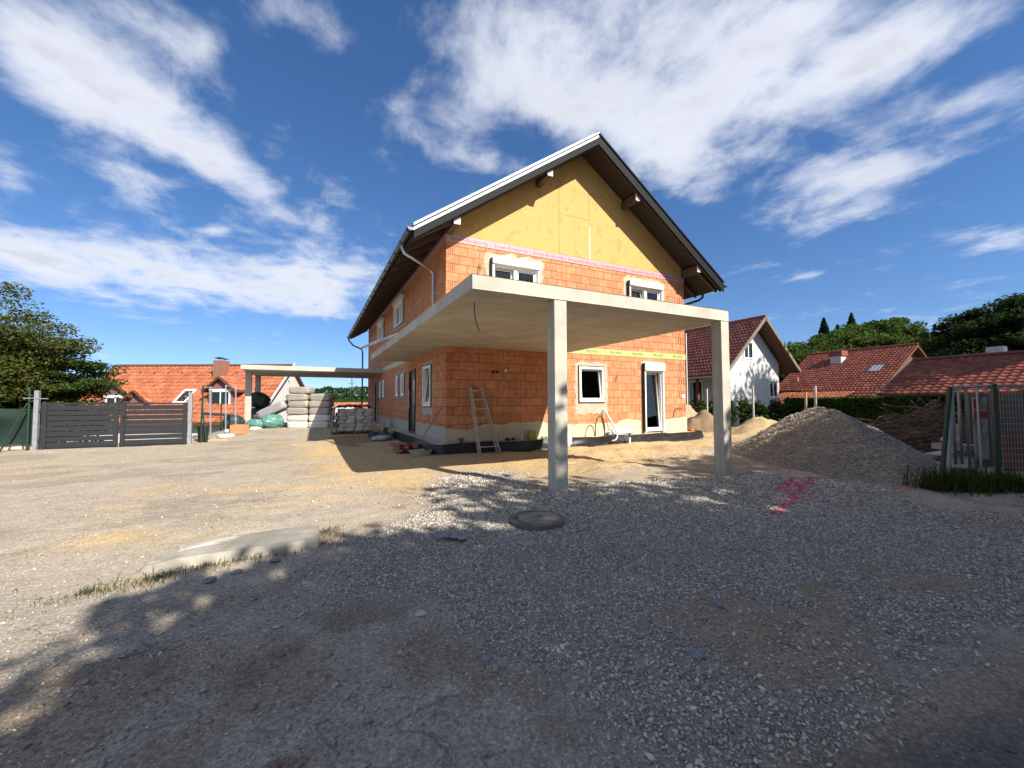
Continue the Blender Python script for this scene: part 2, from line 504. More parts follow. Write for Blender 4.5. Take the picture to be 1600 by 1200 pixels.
def heights(x, y):
    g = 0.15 * sstep(6.2, 11.5, y) * sstep(12, 4, x) * (1 - sstep(18, 26, y))
    drop = sstep(7.2, 17.0, y) * sstep(-6.6, -10.5, x)
    drop = np.maximum(drop, sstep(18.0, 30.0, y) * sstep(6.0, -4.0, x))
    g = g - 2.7 * drop
    near = sstep(30, 10, np.hypot(x, y))
    g = g + (fbm(x * 0.5, y * 0.5, 3, 3) - 0.5) * 0.07 * near * sstep(-11.0, -9.0, y)
    g = g + (fbm(x * 2.3, y * 2.3, 5, 3) - 0.5) * 0.025 * near * sstep(-10.5, -9.0, y)
    # churned sand by the house
    s = sstep(-0.3, 0.6, poly_sdf(x, y, SAND))
    right = sstep(0.6, 1.8, x)
    g = g + s * right * ((fbm(x * 1.3, y * 1.9, 11, 4) - 0.5) * 0.20)
    g = g + 0.03 * sstep(0.05, 0.5, poly_sdf(x, y, GRAVEL))
    # road runs a little lower along the front
    g = g - 0.03 * sstep(-9.6, -10.1, y + 0.12 * (x + 1.5) * 0.6)
    # rut in the gravel
    d = np.hypot((x - 0.15) / 0.55, (y + 8.35) / 0.3)
    g = g - 0.05 * np.exp(-d ** 2)
    # far right ground falls away gently behind the hedge
    g = g - 0.25 * sstep(14, 24, x)
    return g


xs = np.concatenate([-np.geomspace(13, 900, 26)[::-1], np.arange(-12.9, -6, 0.14), np.arange(-6, 7.5, 0.045), np.arange(7.5, 13, 0.14), np.geomspace(13.2, 900, 30)])
ys = np.concatenate([-np.geomspace(11.6, 900, 20)[::-1], np.arange(-11.5, -3.2, 0.045), np.arange(-3.2, 8.5, 0.11), np.arange(8.5, 26, 0.4), np.geomspace(26.5, 1200, 26)])
GX, GY = np.meshgrid(xs, ys)
GZ = heights(GX, GY)


def ground_colour(x, y):
    tan = np.array([0.335, 0.295, 0.242]); grey = np.array([0.27, 0.25, 0.22]); sand = np.array([0.45, 0.335, 0.185]); dirt = np.array([0.21, 0.165, 0.115])
    grav = np.array([0.235, 0.225, 0.205]); asph = np.array([0.10, 0.102, 0.104]); green = np.array([0.12, 0.13, 0.05]); pale = np.array([0.40, 0.37, 0.31])
    n1 = fbm(x * 0.7, y * 1.1, 21, 5); n2 = fbm(x * 2.6, y * 2.6, 31, 4); n3 = fbm(x * 9, y * 9, 41, 3); n4 = fbm(x * 0.33, y * 0.33, 51, 3)
    c = tan[None] * np.ones(x.shape + (1,))

    def lay(col, f):
        nonlocal c
        f = np.clip(f, 0, 1)[..., None]; c = c * (1 - f) + col * f
    lay(tan * 0.8, sstep(0.5, 0.68, n1))
    lay(sand * 0.95, 0.35 * sstep(0.58, 0.72, fbm(x * 0.9 + 5, y * 2.0, 61, 4)) * sstep(-7.5, -4, y))
    lay(pale, 0.5 * sstep(0.6, 0.75, fbm(x * 0.8, y * 3.0, 71, 4)))
    # older, darker asphalt patch in front, left of the gravel
    lay(grey, 0.75 * sstep(-6.2, -7.3, y + 0.30 * (x + 4) + (n2 - 0.5) * 0.6))
    lay(dirt * 1.1, 0.7 * sstep(0.5, 0.66, n2) * sstep(-7.2, -8.4, y))
    lay(dirt * 0.75, 0.6 * sstep(0.56, 0.7, fbm(x * 1.7 + 3, y * 2.9, 33, 5)) * sstep(-6.8, -8.0, y))
    lay(pale * 0.9, 0.5 * sstep(0.58, 0.72, fbm(x * 1.2 + 8, y * 2.2, 35, 5)) * sstep(-6.6, -7.4, y))
    # sand towards the house
    s = poly_sdf(x, y, SAND) + (n1 - 0.5) * 1.6 + (n2 - 0.5) * 0.5
    lay(sand, sstep(-0.5, 1.2, s))
    lay(sand * np.array([1.08, 1.1, 1.2]), sstep(0.5, 0.7, n2) * sstep(0.2, 1, s) * 0.6)
    lay(dirt * 1.5, sstep(0.54, 0.68, n1) * sstep(0, 1, s) * 0.5 * sstep(0, 2, x))
    # darker strip of ground beside the house
    dark_strip = sstep(-0.1, 0.1, poly_sdf(x, y, [(-2.7, 6.9), (-2.65, 3.6), (-1.9, 2.8), (-1.85, 3.9), (-0.6, 4.3), (-0.6, 7.2)]) + (n3 - .5) * .12)
    lay(sand * 0.50, dark_strip * 0.75)
    # gravel bed
    g = poly_sdf(x, y, GRAVEL) + (n1 - 0.5) * 1.0 + (n2 - 0.5) * 0.5
    lay(grav, sstep(-0.15, 0.35, g))
    lay(dirt * 1.25, sstep(0.52, 0.66, fbm(x * 1.1 + 9, y * 1.1, 81, 4)) * sstep(-8.2, -9.0, y) * sstep(-3.5, -2.0, x) * 0.8)
    lay(np.array([0.27, 0.215, 0.13]), 0.9 * np.exp(-(((x + 0.55) / 0.3) ** 2 + ((y + 8.2) / 0.13) ** 2) ** 1.5))
    lay(dirt * 0.8, np.exp(-(((x + 1.0) / 0.35) ** 2 + ((y + 7.9) / 0.25) ** 2)) * 0.7 * sstep(.35, .6, n3))
    lay(np.array([0.13, 0.055, 0.04]), np.exp(-(((x + 3.36) / 0.13) ** 2 + ((y + 8.95) / 0.05) ** 2)) * 0.8)
    # pale compacted track on the right
    t = np.exp(-(((y + 8.05 - 0.10 * (x - 4.0)) / 0.45) ** 2)) * sstep(2.2, 3.6, x)
    lay(np.array([0.30, 0.28, 0.245]), t * 0.9)
    lay(np.array([0.31, 0.275, 0.215]), np.exp(-(((y + 5.35) / 0.3) ** 2 + ((x - 5.3) / 0.7) ** 2)) * 0.9)
    # tarmac road along the front right
    rd = (-10.0 - 0.104 * x + (n2 - 0.5) * 0.22) - y
    lay(asph, sstep(-0.05, 0.12, rd) * sstep(-2.4, -1.5, x))
    lay(dirt * 1.2, np.exp(-(rd / 0.16) ** 2) * 0.6 * sstep(-2.6, -1.7, x))
    # red clay dust spots
    for (a, b, r_) in ((-1.9, -4.35, .35), (-2.25, -5.35, .22), (-1.75, -5.3, .25), (-2.0, -5.75, .3), (-2.75, -5.9, .16)):
        lay(np.array([0.20, 0.105, 0.06]), 0.85 * np.exp(-(((x - a) / r_) ** 2 + ((y - b) / (r_ * 0.8)) ** 2)) * sstep(0.42, 0.6, n3))
    # pale sandy stains on the drive
    for (a, b, rx, ry) in ((-4.2, -3.1, .6, .22), (-5.1, -5.1, .35, .3), (-3.2, -3.4, .5, .25)):
        lay(sand * 1.05, 0.8 * np.exp(-(((x - a) / rx) ** 2 + ((y - b) / ry) ** 2)))
    # grass far out
    far = np.maximum.reduce([sstep(11, 16, x), sstep(-10.5, -12.5, x), sstep(18, 22, y), sstep(-14.5, -16, y)])
    lay(green, far * 0.9)
    # spray paint marks
    p = paint(x, y)
    lay(np.array([0.50, 0.09, 0.13]), 0.9 * p * sstep(0.25, 0.5, n3))
    c *= (0.84 + 0.32 * n3)[..., None]
    c *= np.array([1.04, 1.0, 0.94])
    return c


def paint(x, y):
    f = np.zeros(x.shape)
    for (ax, ay, bx, by, r_) in ((1.75, -7.72, 2.75, -7.42, .05), (2.75, -7.42, 2.95, -7.95, .045), (2.75, -7.42, 2.35, -7.1, .03), (2.75, -7.42, 3.2, -7.05, .07), (3.25, -7.2, 3.9, -6.85, .11), (3.1, -7.0, 4.2, -6.6, .07), (3.9, -7.0, 4.9, -6.5, .07)):
        ex, ey = bx - ax, by - ay
        t = np.clip(((x - ax) * ex + (y - ay) * ey) / (ex * ex + ey * ey), 0, 1)
        f = np.maximum(f, np.exp(-((np.hypot(x - ax - t * ex, y - ay - t * ey) / r_) ** 2)))
    for (ax, ay, r_) in ((4.0, -5.75, .15), (4.0, -5.5, .1), (5.15, -7.75, .14), (5.4, -7.95, .1)):
        f = np.maximum(f, 0.8 * np.exp(-(np.hypot(x - ax, y - ay) / r_) ** 2))
    return np.clip(f * 1.2 - 0.15, 0, 1)


def attr_mat(name, rough=0.92, bscale=55, bstr=0.5, fine=0.25, spec=0.25, speck=0.2):
    mt, t, b = mat(name)
    a = t.add('ShaderNodeVertexColor', layer_name='Col'); geo = t.add('ShaderNodeNewGeometry'); pos = geo.outputs['Position']
    n = t.noise(pos, 48, 5, 0.72)
    vo = t.add('ShaderNodeTexVoronoi'); t.l.new(pos, vo.inputs['Vector']); vo.inputs['Scale'].default_value = 62
    vs_ = t.add('ShaderNodeSeparateColor'); t.l.new(vo.outputs['Color'], vs_.inputs[0])
    grain = t.math('MULTIPLY', t.mapr(vs_.outputs[0], 0, 1, 1 - speck, 1 + speck), t.mapr(vo.outputs['Distance'], 0.2, 0.7, 1.0 + speck * .4, 1.0 - speck))
    crack = t.add('ShaderNodeTexVoronoi', feature='DISTANCE_TO_EDGE'); t.l.new(t.vmath('ADD', pos, t.vmath('MULTIPLY', t.noise(pos, 2.5, 2, .6, out=1), (.7, .7, .7))), crack.inputs['Vector']); crack.inputs['Scale'].default_value = .8
    ck = t.math('MULTIPLY', t.mapr(crack.outputs['Distance'], 0.0, 0.012, 1, 0), t.mapr(t.noise(pos, .7, 2), .52, .6, 0, speck * 2.2))
    f = t.math('MULTIPLY', t.mapr(n, 0.3, 0.7, 1.06 - fine * 1.3, 1.06 + fine * 1.3), t.math('MULTIPLY', grain, t.math('SUBTRACT', 1.0, ck)))
    cb = t.add('ShaderNodeCombineXYZ')
    for i in range(3): t.l.new(f, cb.inputs[i])
    t.l.new(t.mix(1.0, a.outputs[0], cb.outputs[0], 'MULTIPLY'), b.inputs['Base Color'])
    b.inputs['Roughness'].default_value = rough; b.inputs['Specular IOR Level'].default_value = spec
    bp = t.add('ShaderNodeBump'); bp.inputs['Strength'].default_value = bstr; bp.inputs['Distance'].default_value = 0.02
    hgt = t.math('ADD', t.noise(pos, bscale, 3, 0.7), t.math('MULTIPLY', t.noise(pos, 9, 2, 0.6), 1.6))
    t.l.new(hgt, bp.inputs['Height']); t.l.new(bp.outputs[0], b.inputs['Normal'])


attr_mat('ground')
attr_mat('stone', 0.8, 90, 0.25, 0.12, 0.3, 0.0)
nx, ny = len(xs), len(ys)
I = np.arange(nx * ny).reshape(ny, nx)
F = np.stack([I[:-1, :-1], I[:-1, 1:], I[1:, 1:], I[1:, :-1]], -1).reshape(-1, 4)
me = fast_mesh('ground', np.stack([GX, GY, GZ], -1).reshape(-1, 3), F, 'ground', True, ground_colour(GX, GY).reshape(-1, 3))
tag(link('ground', me), kind='structure')


def h1(x, y):
    return float(heights(np.array([float(x)]), np.array([float(y)]))[0])


# ---- loose stones: irregular eight-sided chips, joined
OCT_V = np.array([(1, 0, 0), (-1, 0, 0), (0, 1, 0), (0, -1, 0), (0, 0, 1), (0, 0, -1)], float)
OCT_F = np.array([(0, 2, 4), (2, 1, 4), (1, 3, 4), (3, 0, 4), (2, 0, 5), (1, 2, 5), (3, 1, 5), (0, 3, 5)])
CUB_V = np.array([(x, y, z) for x in (-1, 1) for y in (-1, 1) for z in (-1, 1)], float) * 0.72


def chips(name, P, size, cols, m='stone', flat=0.6, jitter=0.35):
    n = len(P)
    v = OCT_V[None] * (1 + (rng.random((n, 6, 1)) - 0.5) * 2 * jitter) + (rng.random((n, 6, 3)) - 0.5) * 0.5
    s = size[:, None] * np.stack([0.75 + 0.6 * rng.random(n), 0.6 + 0.4 * rng.random(n), flat * (0.6 + 0.6 * rng.random(n))], -1)
    v = v * s[:, None, :]
    a = rng.random(n) * 2 * np.pi; tl = (rng.random(n) - 0.5) * 1.3
    ca, sa, ct, st = np.cos(a), np.sin(a), np.cos(tl), np.sin(tl)
    x = v[..., 0] * ct[:, None] - v[..., 2] * st[:, None]; z = v[..., 0] * st[:, None] + v[..., 2] * ct[:, None]; y = v[..., 1]
    v = np.stack([x * ca[:, None] - y * sa[:, None], x * sa[:, None] + y * ca[:, None], z], -1) + P[:, None, :]
    f = OCT_F[None] + (np.arange(n) * 6)[:, None, None]
    c = np.repeat(cols[:, None, :], 6, 1)
    return fast_mesh(name, v.reshape(-1, 3), f.reshape(-1, 3), m, False, c.reshape(-1, 3))


def stone_cols(n, x, y, warm=0.0):
    k = 0.15 + 0.36 * rng.random(n) ** 1.15 + 0.07 * (rng.random(n) > 0.88)
    base = np.stack([k * 1.06, k * 0.99, k * 0.885], -1)
    wm = (rng.random(n) < 0.22 + warm)[:, None]
    base = np.where(wm, base * np.array([1.12, 0.97, 0.76]), base)
    p = (paint(x, y) * (rng.random(n) < 0.72))[:, None]
    return base * (1 - p) + np.array([0.55, 0.07, 0.12]) * p


def scatter(n, x0, x1, y0, y1):
    return x0 + (x1 - x0) * rng.random(n), y0 + (y1 - y0) * rng.random(n)


def in_view(x, y):
    dx, dy = x - CAM.x, y - CAM.y
    dep = dx * _f.x + dy * _f.y; lat = dx * _r.x + dy * _r.y
    return (dep > 0.6) & (np.abs(lat) < dep * 1.32 + 0.8)


# dense bed
X_, Y_ = scatter(820000, -5.5, 6.5, -10.6, -2.8)
d = poly_sdf(X_, Y_, GRAVEL) + (fbm(X_ * 0.7, Y_ * 1.1, 21, 5) - 0.5) * 1.0 + (fbm(X_ * 2.6, Y_ * 2.6, 31, 4) - 0.5) * 0.5
dirtm = sstep(0.50, 0.64, fbm(X_ * 1.1 + 9, Y_ * 1.1, 81, 4)) * sstep(-8.2, -9.0, Y_)
pr = 0.55 * sstep(-0.1, 0.45, d) * (1 - 0.8 * dirtm) + 0.004
track = np.exp(-(((Y_ + 8.05 - 0.10 * (X_ - 4.0)) / 0.45) ** 2)) * sstep(2.2, 3.6, X_)
pr *= (1 - 0.9 * track)
rd = (-10.0 - 0.104 * X_) - Y_
pr = np.where((rd > 0.0) & (X_ > -2.0), 0.004, pr)
dep = (X_ - CAM.x) * _f.x + (Y_ - CAM.y) * _f.y
pr *= np.clip(4.6 / np.maximum(dep, 0.1), 0.28, 1.0) ** 1.0
keep = (rng.random(len(X_)) < pr) & in_view(X_, Y_)
X_, Y_, dep = X_[keep], Y_[keep], dep[keep]
sz = 0.006 + 0.0095 * rng.random(len(X_)) ** 2.2 + 0.010 * (rng.random(len(X_)) > 0.993)
sz = sz * np.clip(dep / 3.8, 1.0, 1.75)
Z_ = heights(X_, Y_) + sz * 0.25
me = chips('gravel', np.stack([X_, Y_, Z_], -1), sz, stone_cols(len(X_), X_, Y_))
tag(link('gravel', me), 'loose grey gravel chips spread over the forecourt', 'gravel', kind='stuff')

# grit and clods on drive and churned sand
X_, Y_ = scatter(90000, -11, 13, -10.2, 7)
s_in = poly_sdf(X_, Y_, SAND)
pr = 0.10 + 0.5 * sstep(-6.2, -7.6, Y_) * sstep(-1.5, -3, X_) + 0.5 * sstep(-0.5, 0.5, s_in) * sstep(0.3, 1.5, X_)
pr = np.where((X_ > -0.4) & (X_ < 9.8) & (Y_ > -0.45), 0, pr)
pr = np.where(poly_sdf(X_, Y_, GRAVEL) > 0, 0, pr)
keep = (rng.random(len(X_)) < pr) & in_view(X_, Y_)
X_, Y_ = X_[keep], Y_[keep]
sz = 0.008 + 0.02 * rng.random(len(X_)) ** 4
gc = ground_colour(X_[None], Y_[None])[0] * (0.75 + 0.55 * rng.random(len(X_)))[:, None]
me = chips('grit', np.stack([X_, Y_, heights(X_, Y_) + sz * 0.2], -1), sz, gc)
tag(link('grit', me), 'scattered grit and clods on the sandy yard', 'grit', kind='stuff')

# fine chips trodden into the old tarmac in front
X_, Y_ = scatter(26000, -5.6, -1.4, -10.3, -6.6)
keep = in_view(X_, Y_) & (poly_sdf(X_, Y_, GRAVEL) < 0.1) & (rng.random(len(X_)) < 0.35 + 0.65 * sstep(0.42, 0.6, fbm(X_ * 1.6, Y_ * 1.6, 45, 4)))
X_, Y_ = X_[keep], Y_[keep]
sz = 0.0035 + 0.006 * rng.random(len(X_)) ** 2
gc = np.where((rng.random(len(X_)) < 0.5)[:, None], stone_cols(len(X_), X_, Y_), ground_colour(X_[None], Y_[None])[0] * (0.5 + 0.6 * rng.random(len(X_)))[:, None])
me = chips('grit', np.stack([X_, Y_, heights(X_, Y_) + sz * 0.15], -1), sz, gc)
tag(link('grit', me), 'fine stone chips on the worn tarmac in front', 'grit', kind='stuff')

# ---- gravel pile
px_s = np.arange(4.7, 10.9, 0.05); py_s = np.arange(-8.5, -2.2, 0.05)
PX, PY = np.meshgrid(px_s, py_s)


def pile_h(x, y):
    d_ = poly_sdf(x, y, PILE) + (fbm(x * 1.2, y * 1.2, 91, 3) - 0.5) * 0.35
    h = 0.74 * d_ + (fbm(x * 2.1, y * 2.1, 93, 3) - 0.5) * 0.22 * sstep(0.1, 0.8, d_)
    h = 1.30 - np.log1p(np.exp((1.30 - h) * 5)) / 5
    h = np.where(d_ > 0, np.maximum(h, 0.0), d_ * 0.4)
    return h + (fbm(x * 3, y * 3, 95, 4) - 0.5) * 0.13 * sstep(0, 0.5, d_) + heights(x, y)


PZ = pile_h(PX, PY)
n_x, n_y = len(px_s), len(py_s)
I = np.arange(n_x * n_y).reshape(n_y, n_x)
F = np.stack([I[:-1, :-1], I[:-1, 1:], I[1:, 1:], I[1:, :-1]], -1).reshape(-1, 4)
inside = (poly_sdf(PX, PY, PILE) > -0.35).reshape(-1)
F = F[inside[F].all(1)]
pc = np.array([0.30, 0.245, 0.18]) * (0.8 + 0.4 * fbm(PX * 5, PY * 5, 97, 3))[..., None] * np.ones((1, 1, 3))
pile = thing('gravel_pile', 'large heap of brown grey gravel beside the right column', 'gravel pile', (7.6, -5.4, 0))
link('heap', fast_mesh('heap', np.stack([PX, PY, PZ], -1).reshape(-1, 3), F, 'ground', True, pc.reshape(-1, 3)), pile)
X_, Y_ = scatter(60000, 4.7, 10.5, -8.4, -2.6)
dd = poly_sdf(X_, Y_, PILE)
keep = (rng.random(len(X_)) < sstep(-0.35, 0.1, dd)) & (X_ - 0.5 * (Y_ + 5.4) < 9.3)
X_, Y_ = X_[keep], Y_[keep]
sz = 0.013 + 0.022 * rng.random(len(X_)) ** 3
k = (0.19 + 0.19 * rng.random(len(X_)))[:, None]
o = link('stones', chips('stones', np.stack([X_, Y_, pile_h(X_, Y_) + sz * 0.2], -1), sz, k * np.array([1.08, 0.95, 0.76])), pile)
tag(o, kind='stuff')

# sandy heaps behind, between the house and the white house


def heap(name, label, cx, cy, rx, ry, h, col, seed):
    a = np.linspace(-1.25, 1.25, 46)
    U, V = np.meshgrid(a, a); rr = np.hypot(U, V)
    X, Y = cx + U * rx, cy + V * ry
    Z = h * (np.clip(1 - rr, -0.25, 1) ** 1.0) * 1.1
    Z = np.minimum(Z, h) + (fbm(X * 2, Y * 2, seed, 4) - 0.5) * 0.7 * h * np.clip(1.1 - rr, 0, 1) + heights(X, Y)
    I = np.arange(U.size).reshape(U.shape)
    F = np.stack([I[:-1, :-1], I[:-1, 1:], I[1:, 1:], I[1:, :-1]], -1).reshape(-1, 4)
    c = np.array(col) * (0.75 + 0.5 * fbm(X * 4, Y * 4, seed + 3, 4))[..., None]
    return tag(link(name, fast_mesh(name, np.stack([X, Y, Z], -1).reshape(-1, 3), F, 'ground', True, c.reshape(-1, 3))), label, 'soil heap', 'soil heaps behind the house')


heap('soil_heap', 'dark earth heap just right of the brick house corner', 12.9, 2.2, 1.6, 1.5, 0.85, (0.22, 0.155, 0.09), 5)
heap('soil_heap', 'bright yellow sand heap behind the right column', 14.3, 0.3, 1.8, 1.4, 0.68, (0.38, 0.28, 0.15), 9)
heap('soil_heap', 'low pale soil heap farther behind the dark earth heap', 15.2, 5.6, 2.2, 2.0, 1.25, (0.36, 0.27, 0.16), 14)

# ------------------------------------------------------------------ the brick house
HW, HL, ZP, ZT = 9.328, 17.18, 0.26, 6.10
RIDGE_X = HW / 2
SL = 0.70
def under(x): return 9.59 - SL * abs(x - RIDGE_X)      # underside of the roof


F_OPEN = [(1.36, 2.94, 4.25, 5.60), (6.54, 8.12, 4.25, 5.60), (4.41, 5.47, 1.34, 2.55), (7.17, 8.10, 0.30, 2.74)]
L_OPEN = [(1.40, 2.43, 1.22, 2.56), (3.57, 4.60, 0.32, 2.57), (5.38, 6.08, 1.60, 2.55), (6.58, 7.28, 1.60, 2.55), (10.2, 10.9, 1.60, 2.52), (11.4, 12.05, 1.60, 2.50), (12.6, 13.7, 0.30, 2.48),
          (5.62, 7.45, 4.62, 5.74), (10.6, 12.4, 4.62, 5.72)]
house = thing('brick_house', 'unfinished orange brick house with yellow gable and dark roof', 'house', (HW / 2, HL / 2, 0))


def wall_grid(mb, fn, u0, u1, v0, v1, opens, depth=0.4, face=-0.009):
    us = sorted({u0, u1} | {o[0] for o in opens} | {o[1] for o in opens}); vs = sorted({v0, v1} | {o[2] for o in opens} | {o[3] for o in opens})
    for a, b in zip(us[:-1], us[1:]):
        for c, d_ in zip(vs[:-1], vs[1:]):
            mu, mv = (a + b) / 2, (c + d_) / 2
            if any(o[0] < mu < o[1] and o[2] < mv < o[3] for o in opens): continue
            mb.add([fn(a, c, face), fn(b, c, face), fn(b, d_, face), fn(a, d_, face)], [(0, 1, 2, 3)])
            mb.add([fn(a, c, -depth), fn(b, c, -depth), fn(b, d_, -depth), fn(a, d_, -depth)], [(3, 2, 1, 0)])
    for (a, b, c, d_) in opens:
        for p, q in (((a, c), (b, c)), ((b, c), (b, d_)), ((b, d_), (a, d_)), ((a, d_), (a, c))):
            mb.add([fn(*p, face), fn(*q, face), fn(*q, -depth), fn(*p, -depth)], [(0, 1, 2, 3)])


mb = MB()
wall_grid(mb, on_front, 0.009, HW - 0.009, ZP, ZT, F_OPEN)
wall_grid(mb, on_left, 0.009, HL, ZP, 6.3, L_OPEN)
mb.box(HW - 0.4, HW - 0.009, 0.01, HL, ZP, 6.3)
mb.box(0, HW, HL - 0.4, HL, ZP, 6.3)
mb.prism([(0.02, 6.3), (HW - 0.02, 6.3), (RIDGE_X, under(RIDGE_X) - 0.02)], on_front, -HL, -HL + 0.3)
mb.prism([(0.02, ZT), (HW - 0.02, ZT), (HW - 0.02, 6.3), (RIDGE_X, under(RIDGE_X) - 0.02), (0.02, 6.3)], on_front, -0.3, -0.012)
wall = mb.build('wall', 'mortar', house)
mb = MB().box(0.4, HW - 0.4, 0.4, HL - 0.4, 2.95, 3.12).box(0.4, HW - 0.4, 0.4, HL - 0.4, 0.15, 0.28).box(0.4, HW - 0.4, 5.0, 5.15, 0.28, 6.0).box(5.9, 6.05, 0.41, 5, 0.28, 6.0)
mb.build('inner_floor', 'grey_adhesive', house)

# brick pieces: one shared chamfered block, one with upright slots for the corners


def block(slots):
    mb = MB()
    c = 0.025
    mb.add([(-.5, 1, -.5), (.5, 1, -.5), (.5, 1, .5), (-.5, 1, .5), (-.5, .12, -.5), (.5, .12, -.5), (.5, .12, .5), (-.5, .12, .5),
            (-.5 + c, 0, -.5 + c * 1.5), (.5 - c, 0, -.5 + c * 1.5), (.5 - c, 0, .5 - c * 1.5), (-.5 + c, 0, .5 - c * 1.5)],
           [(0, 1, 5, 4), (1, 2, 6, 5), (2, 3, 7, 6), (3, 0, 4, 7), (4, 5, 9, 8), (5, 6, 10, 9), (6, 7, 11, 10), (7, 4, 8, 11)] + ([] if slots else [(8, 9, 10, 11)]))
    if slots:
        us = [-.5 + c, -.30, -.22, -.04, .04, .22, .30, .5 - c]
        z0, z1 = -.5 + c * 1.5, .5 - c * 1.5
        for i in range(7):
            d_ = 0.55 if i % 2 else 0.0
            mb.add([(us[i], d_, z0), (us[i + 1], d_, z0), (us[i + 1], d_, z1), (us[i], d_, z1)], [(0, 1, 2, 3)])
        for i in range(1, 7):
            mb.add([(us[i], 0, z0), (us[i], .55, z0), (us[i], .55, z1), (us[i], 0, z1)], [(0, 1, 2, 3)])
    return mb


BRICK = block(False).mesh('brick', 'brick'); SLOT = block(True).mesh('slotted_brick', 'brick')


def cut(rect, opens):
    rects = [rect]
    for (a, b, c, d_) in opens:
        nxt = []
        for (u0, u1, v0, v1) in rects:
            if u1 <= a or u0 >= b or v1 <= c or v0 >= d_: nxt.append((u0, u1, v0, v1)); continue
            if u0 < a: nxt.append((u0, a, v0, v1))
            if u1 > b: nxt.append((b, u1, v0, v1))
            m0, m1 = max(u0, a), min(u1, b)
            if v0 < c: nxt.append((m0, m1, v0, c))
            if v1 > d_: nxt.append((m0, m1, d_, v1))
        rects = nxt
    return [r_ for r_ in rects if r_[1] - r_[0] > 0.03 and r_[3] - r_[2] > 0.03]


def courses(u_max, v_max, opens):
    out = []
    k = 0
    while ZP + k * 0.25 < v_max - 0.03:
        v0 = ZP + k * 0.25; v1 = min(v0 + 0.25, v_max)
        if k % 2: edges = [0, 0.25] + list(np.arange(0.25 + 0.375, u_max - 0.2, 0.375)) + [u_max]
        else: edges = [0, 0.375] + list(np.arange(0.375 + 0.1875 + 0.25, u_max - 0.2, 0.375)) + [u_max]
        for i, (a, b) in enumerate(zip(edges[:-1], edges[1:])):
            for r_ in cut((a, b, v0, v1), opens):
                out.append((r_, (i == 0 or b == u_max) and k % 2 == 1 and r_[1] - r_[0] > 0.2))
        k += 1
    return out


def hidden(p):
    d_ = Vector(p) - CAM
    for z in (2.92, 3.12):
        t = (z - CAM.z) / d_.z if abs(d_.z) > 1e-6 else -1
        if 0 < t < 0.995:
            q = CAM + d_ * t
            if -1.36 < q.x < 3.885 and -5.69 < q.y < 0: return True
    return False


def block_matrix(fn, r_, depth=0.06, off=0.0):
    u0, u1, v0, v1 = r_; g = 0.009
    return ((u0 + u1) / 2, (v0 + v1) / 2, u1 - u0 - g, v1 - v0 - g, depth, off)


fb = courses(HW, 5.90, F_OPEN)
ranked = []
for r_, sl in fb:
    c = ((r_[0] + r_[1]) / 2, 0, (r_[2] + r_[3]) / 2)
    vis = not hidden(c) and not (2.93 < c[2] < 3.14) and not (c[2] < 0.62)
    dist = (Vector(c) - CAM).length
    ranked.append(((r_[1] - r_[0]) * (r_[3] - r_[2]) / dist ** 3 * (1 if vis else 1e-3), r_, sl))
ranked.sort(key=lambda t: -t[0])
rest = MB()
for i, (_, r_, sl) in enumerate(ranked):
    cu, cv, su, sv, dp, off = block_matrix(on_front, r_, 0.06, 0)
    off = rng.uniform(-0.002, 0.002)
    if i < 290:
        o = bpy.data.objects.new('brick', SLOT if sl else BRICK); COL.objects.link(o); o.parent = wall
        o.location = (cu, off, cv); o.scale = (su, dp, sv)
    else:
        src = SLOT if sl else BRICK
        vs = [(cu + v.co.x * su, off + v.co.y * dp, cv + v.co.z * sv) for v in src.vertices]
        rest.add(vs, [tuple(p.vertices) for p in src.polygons])
tag(rest.build('brickwork', 'brick', wall), kind='stuff')
rest = MB()
for r_, sl in courses(HL, 5.90, L_OPEN):
    cu, cv, su, sv, dp, off = block_matrix(on_left, r_)
    src = SLOT if sl else BRICK
    off = rng.uniform(-0.002, 0.002)
    rest.add([(off + v.co.y * dp, cu + v.co.x * su, cv + v.co.z * sv) for v in src.vertices], [tuple(p.vertices) for p in src.polygons])
tag(rest.build('brickwork', 'brick', wall), 'brick courses of the shaded side wall', kind='stuff')

# gable boards
def shrink(pts, d_=0.005):
    cx = sum(p[0] for p in pts) / len(pts); cy = sum(p[1] for p in pts) / len(pts)
    out = []
    for x, y in pts:
        l = math.hypot(x - cx, y - cy); out.append((x - (x - cx) / l * d_ * 1.4, y - (y - cy) / l * d_ * 1.4))
    return out


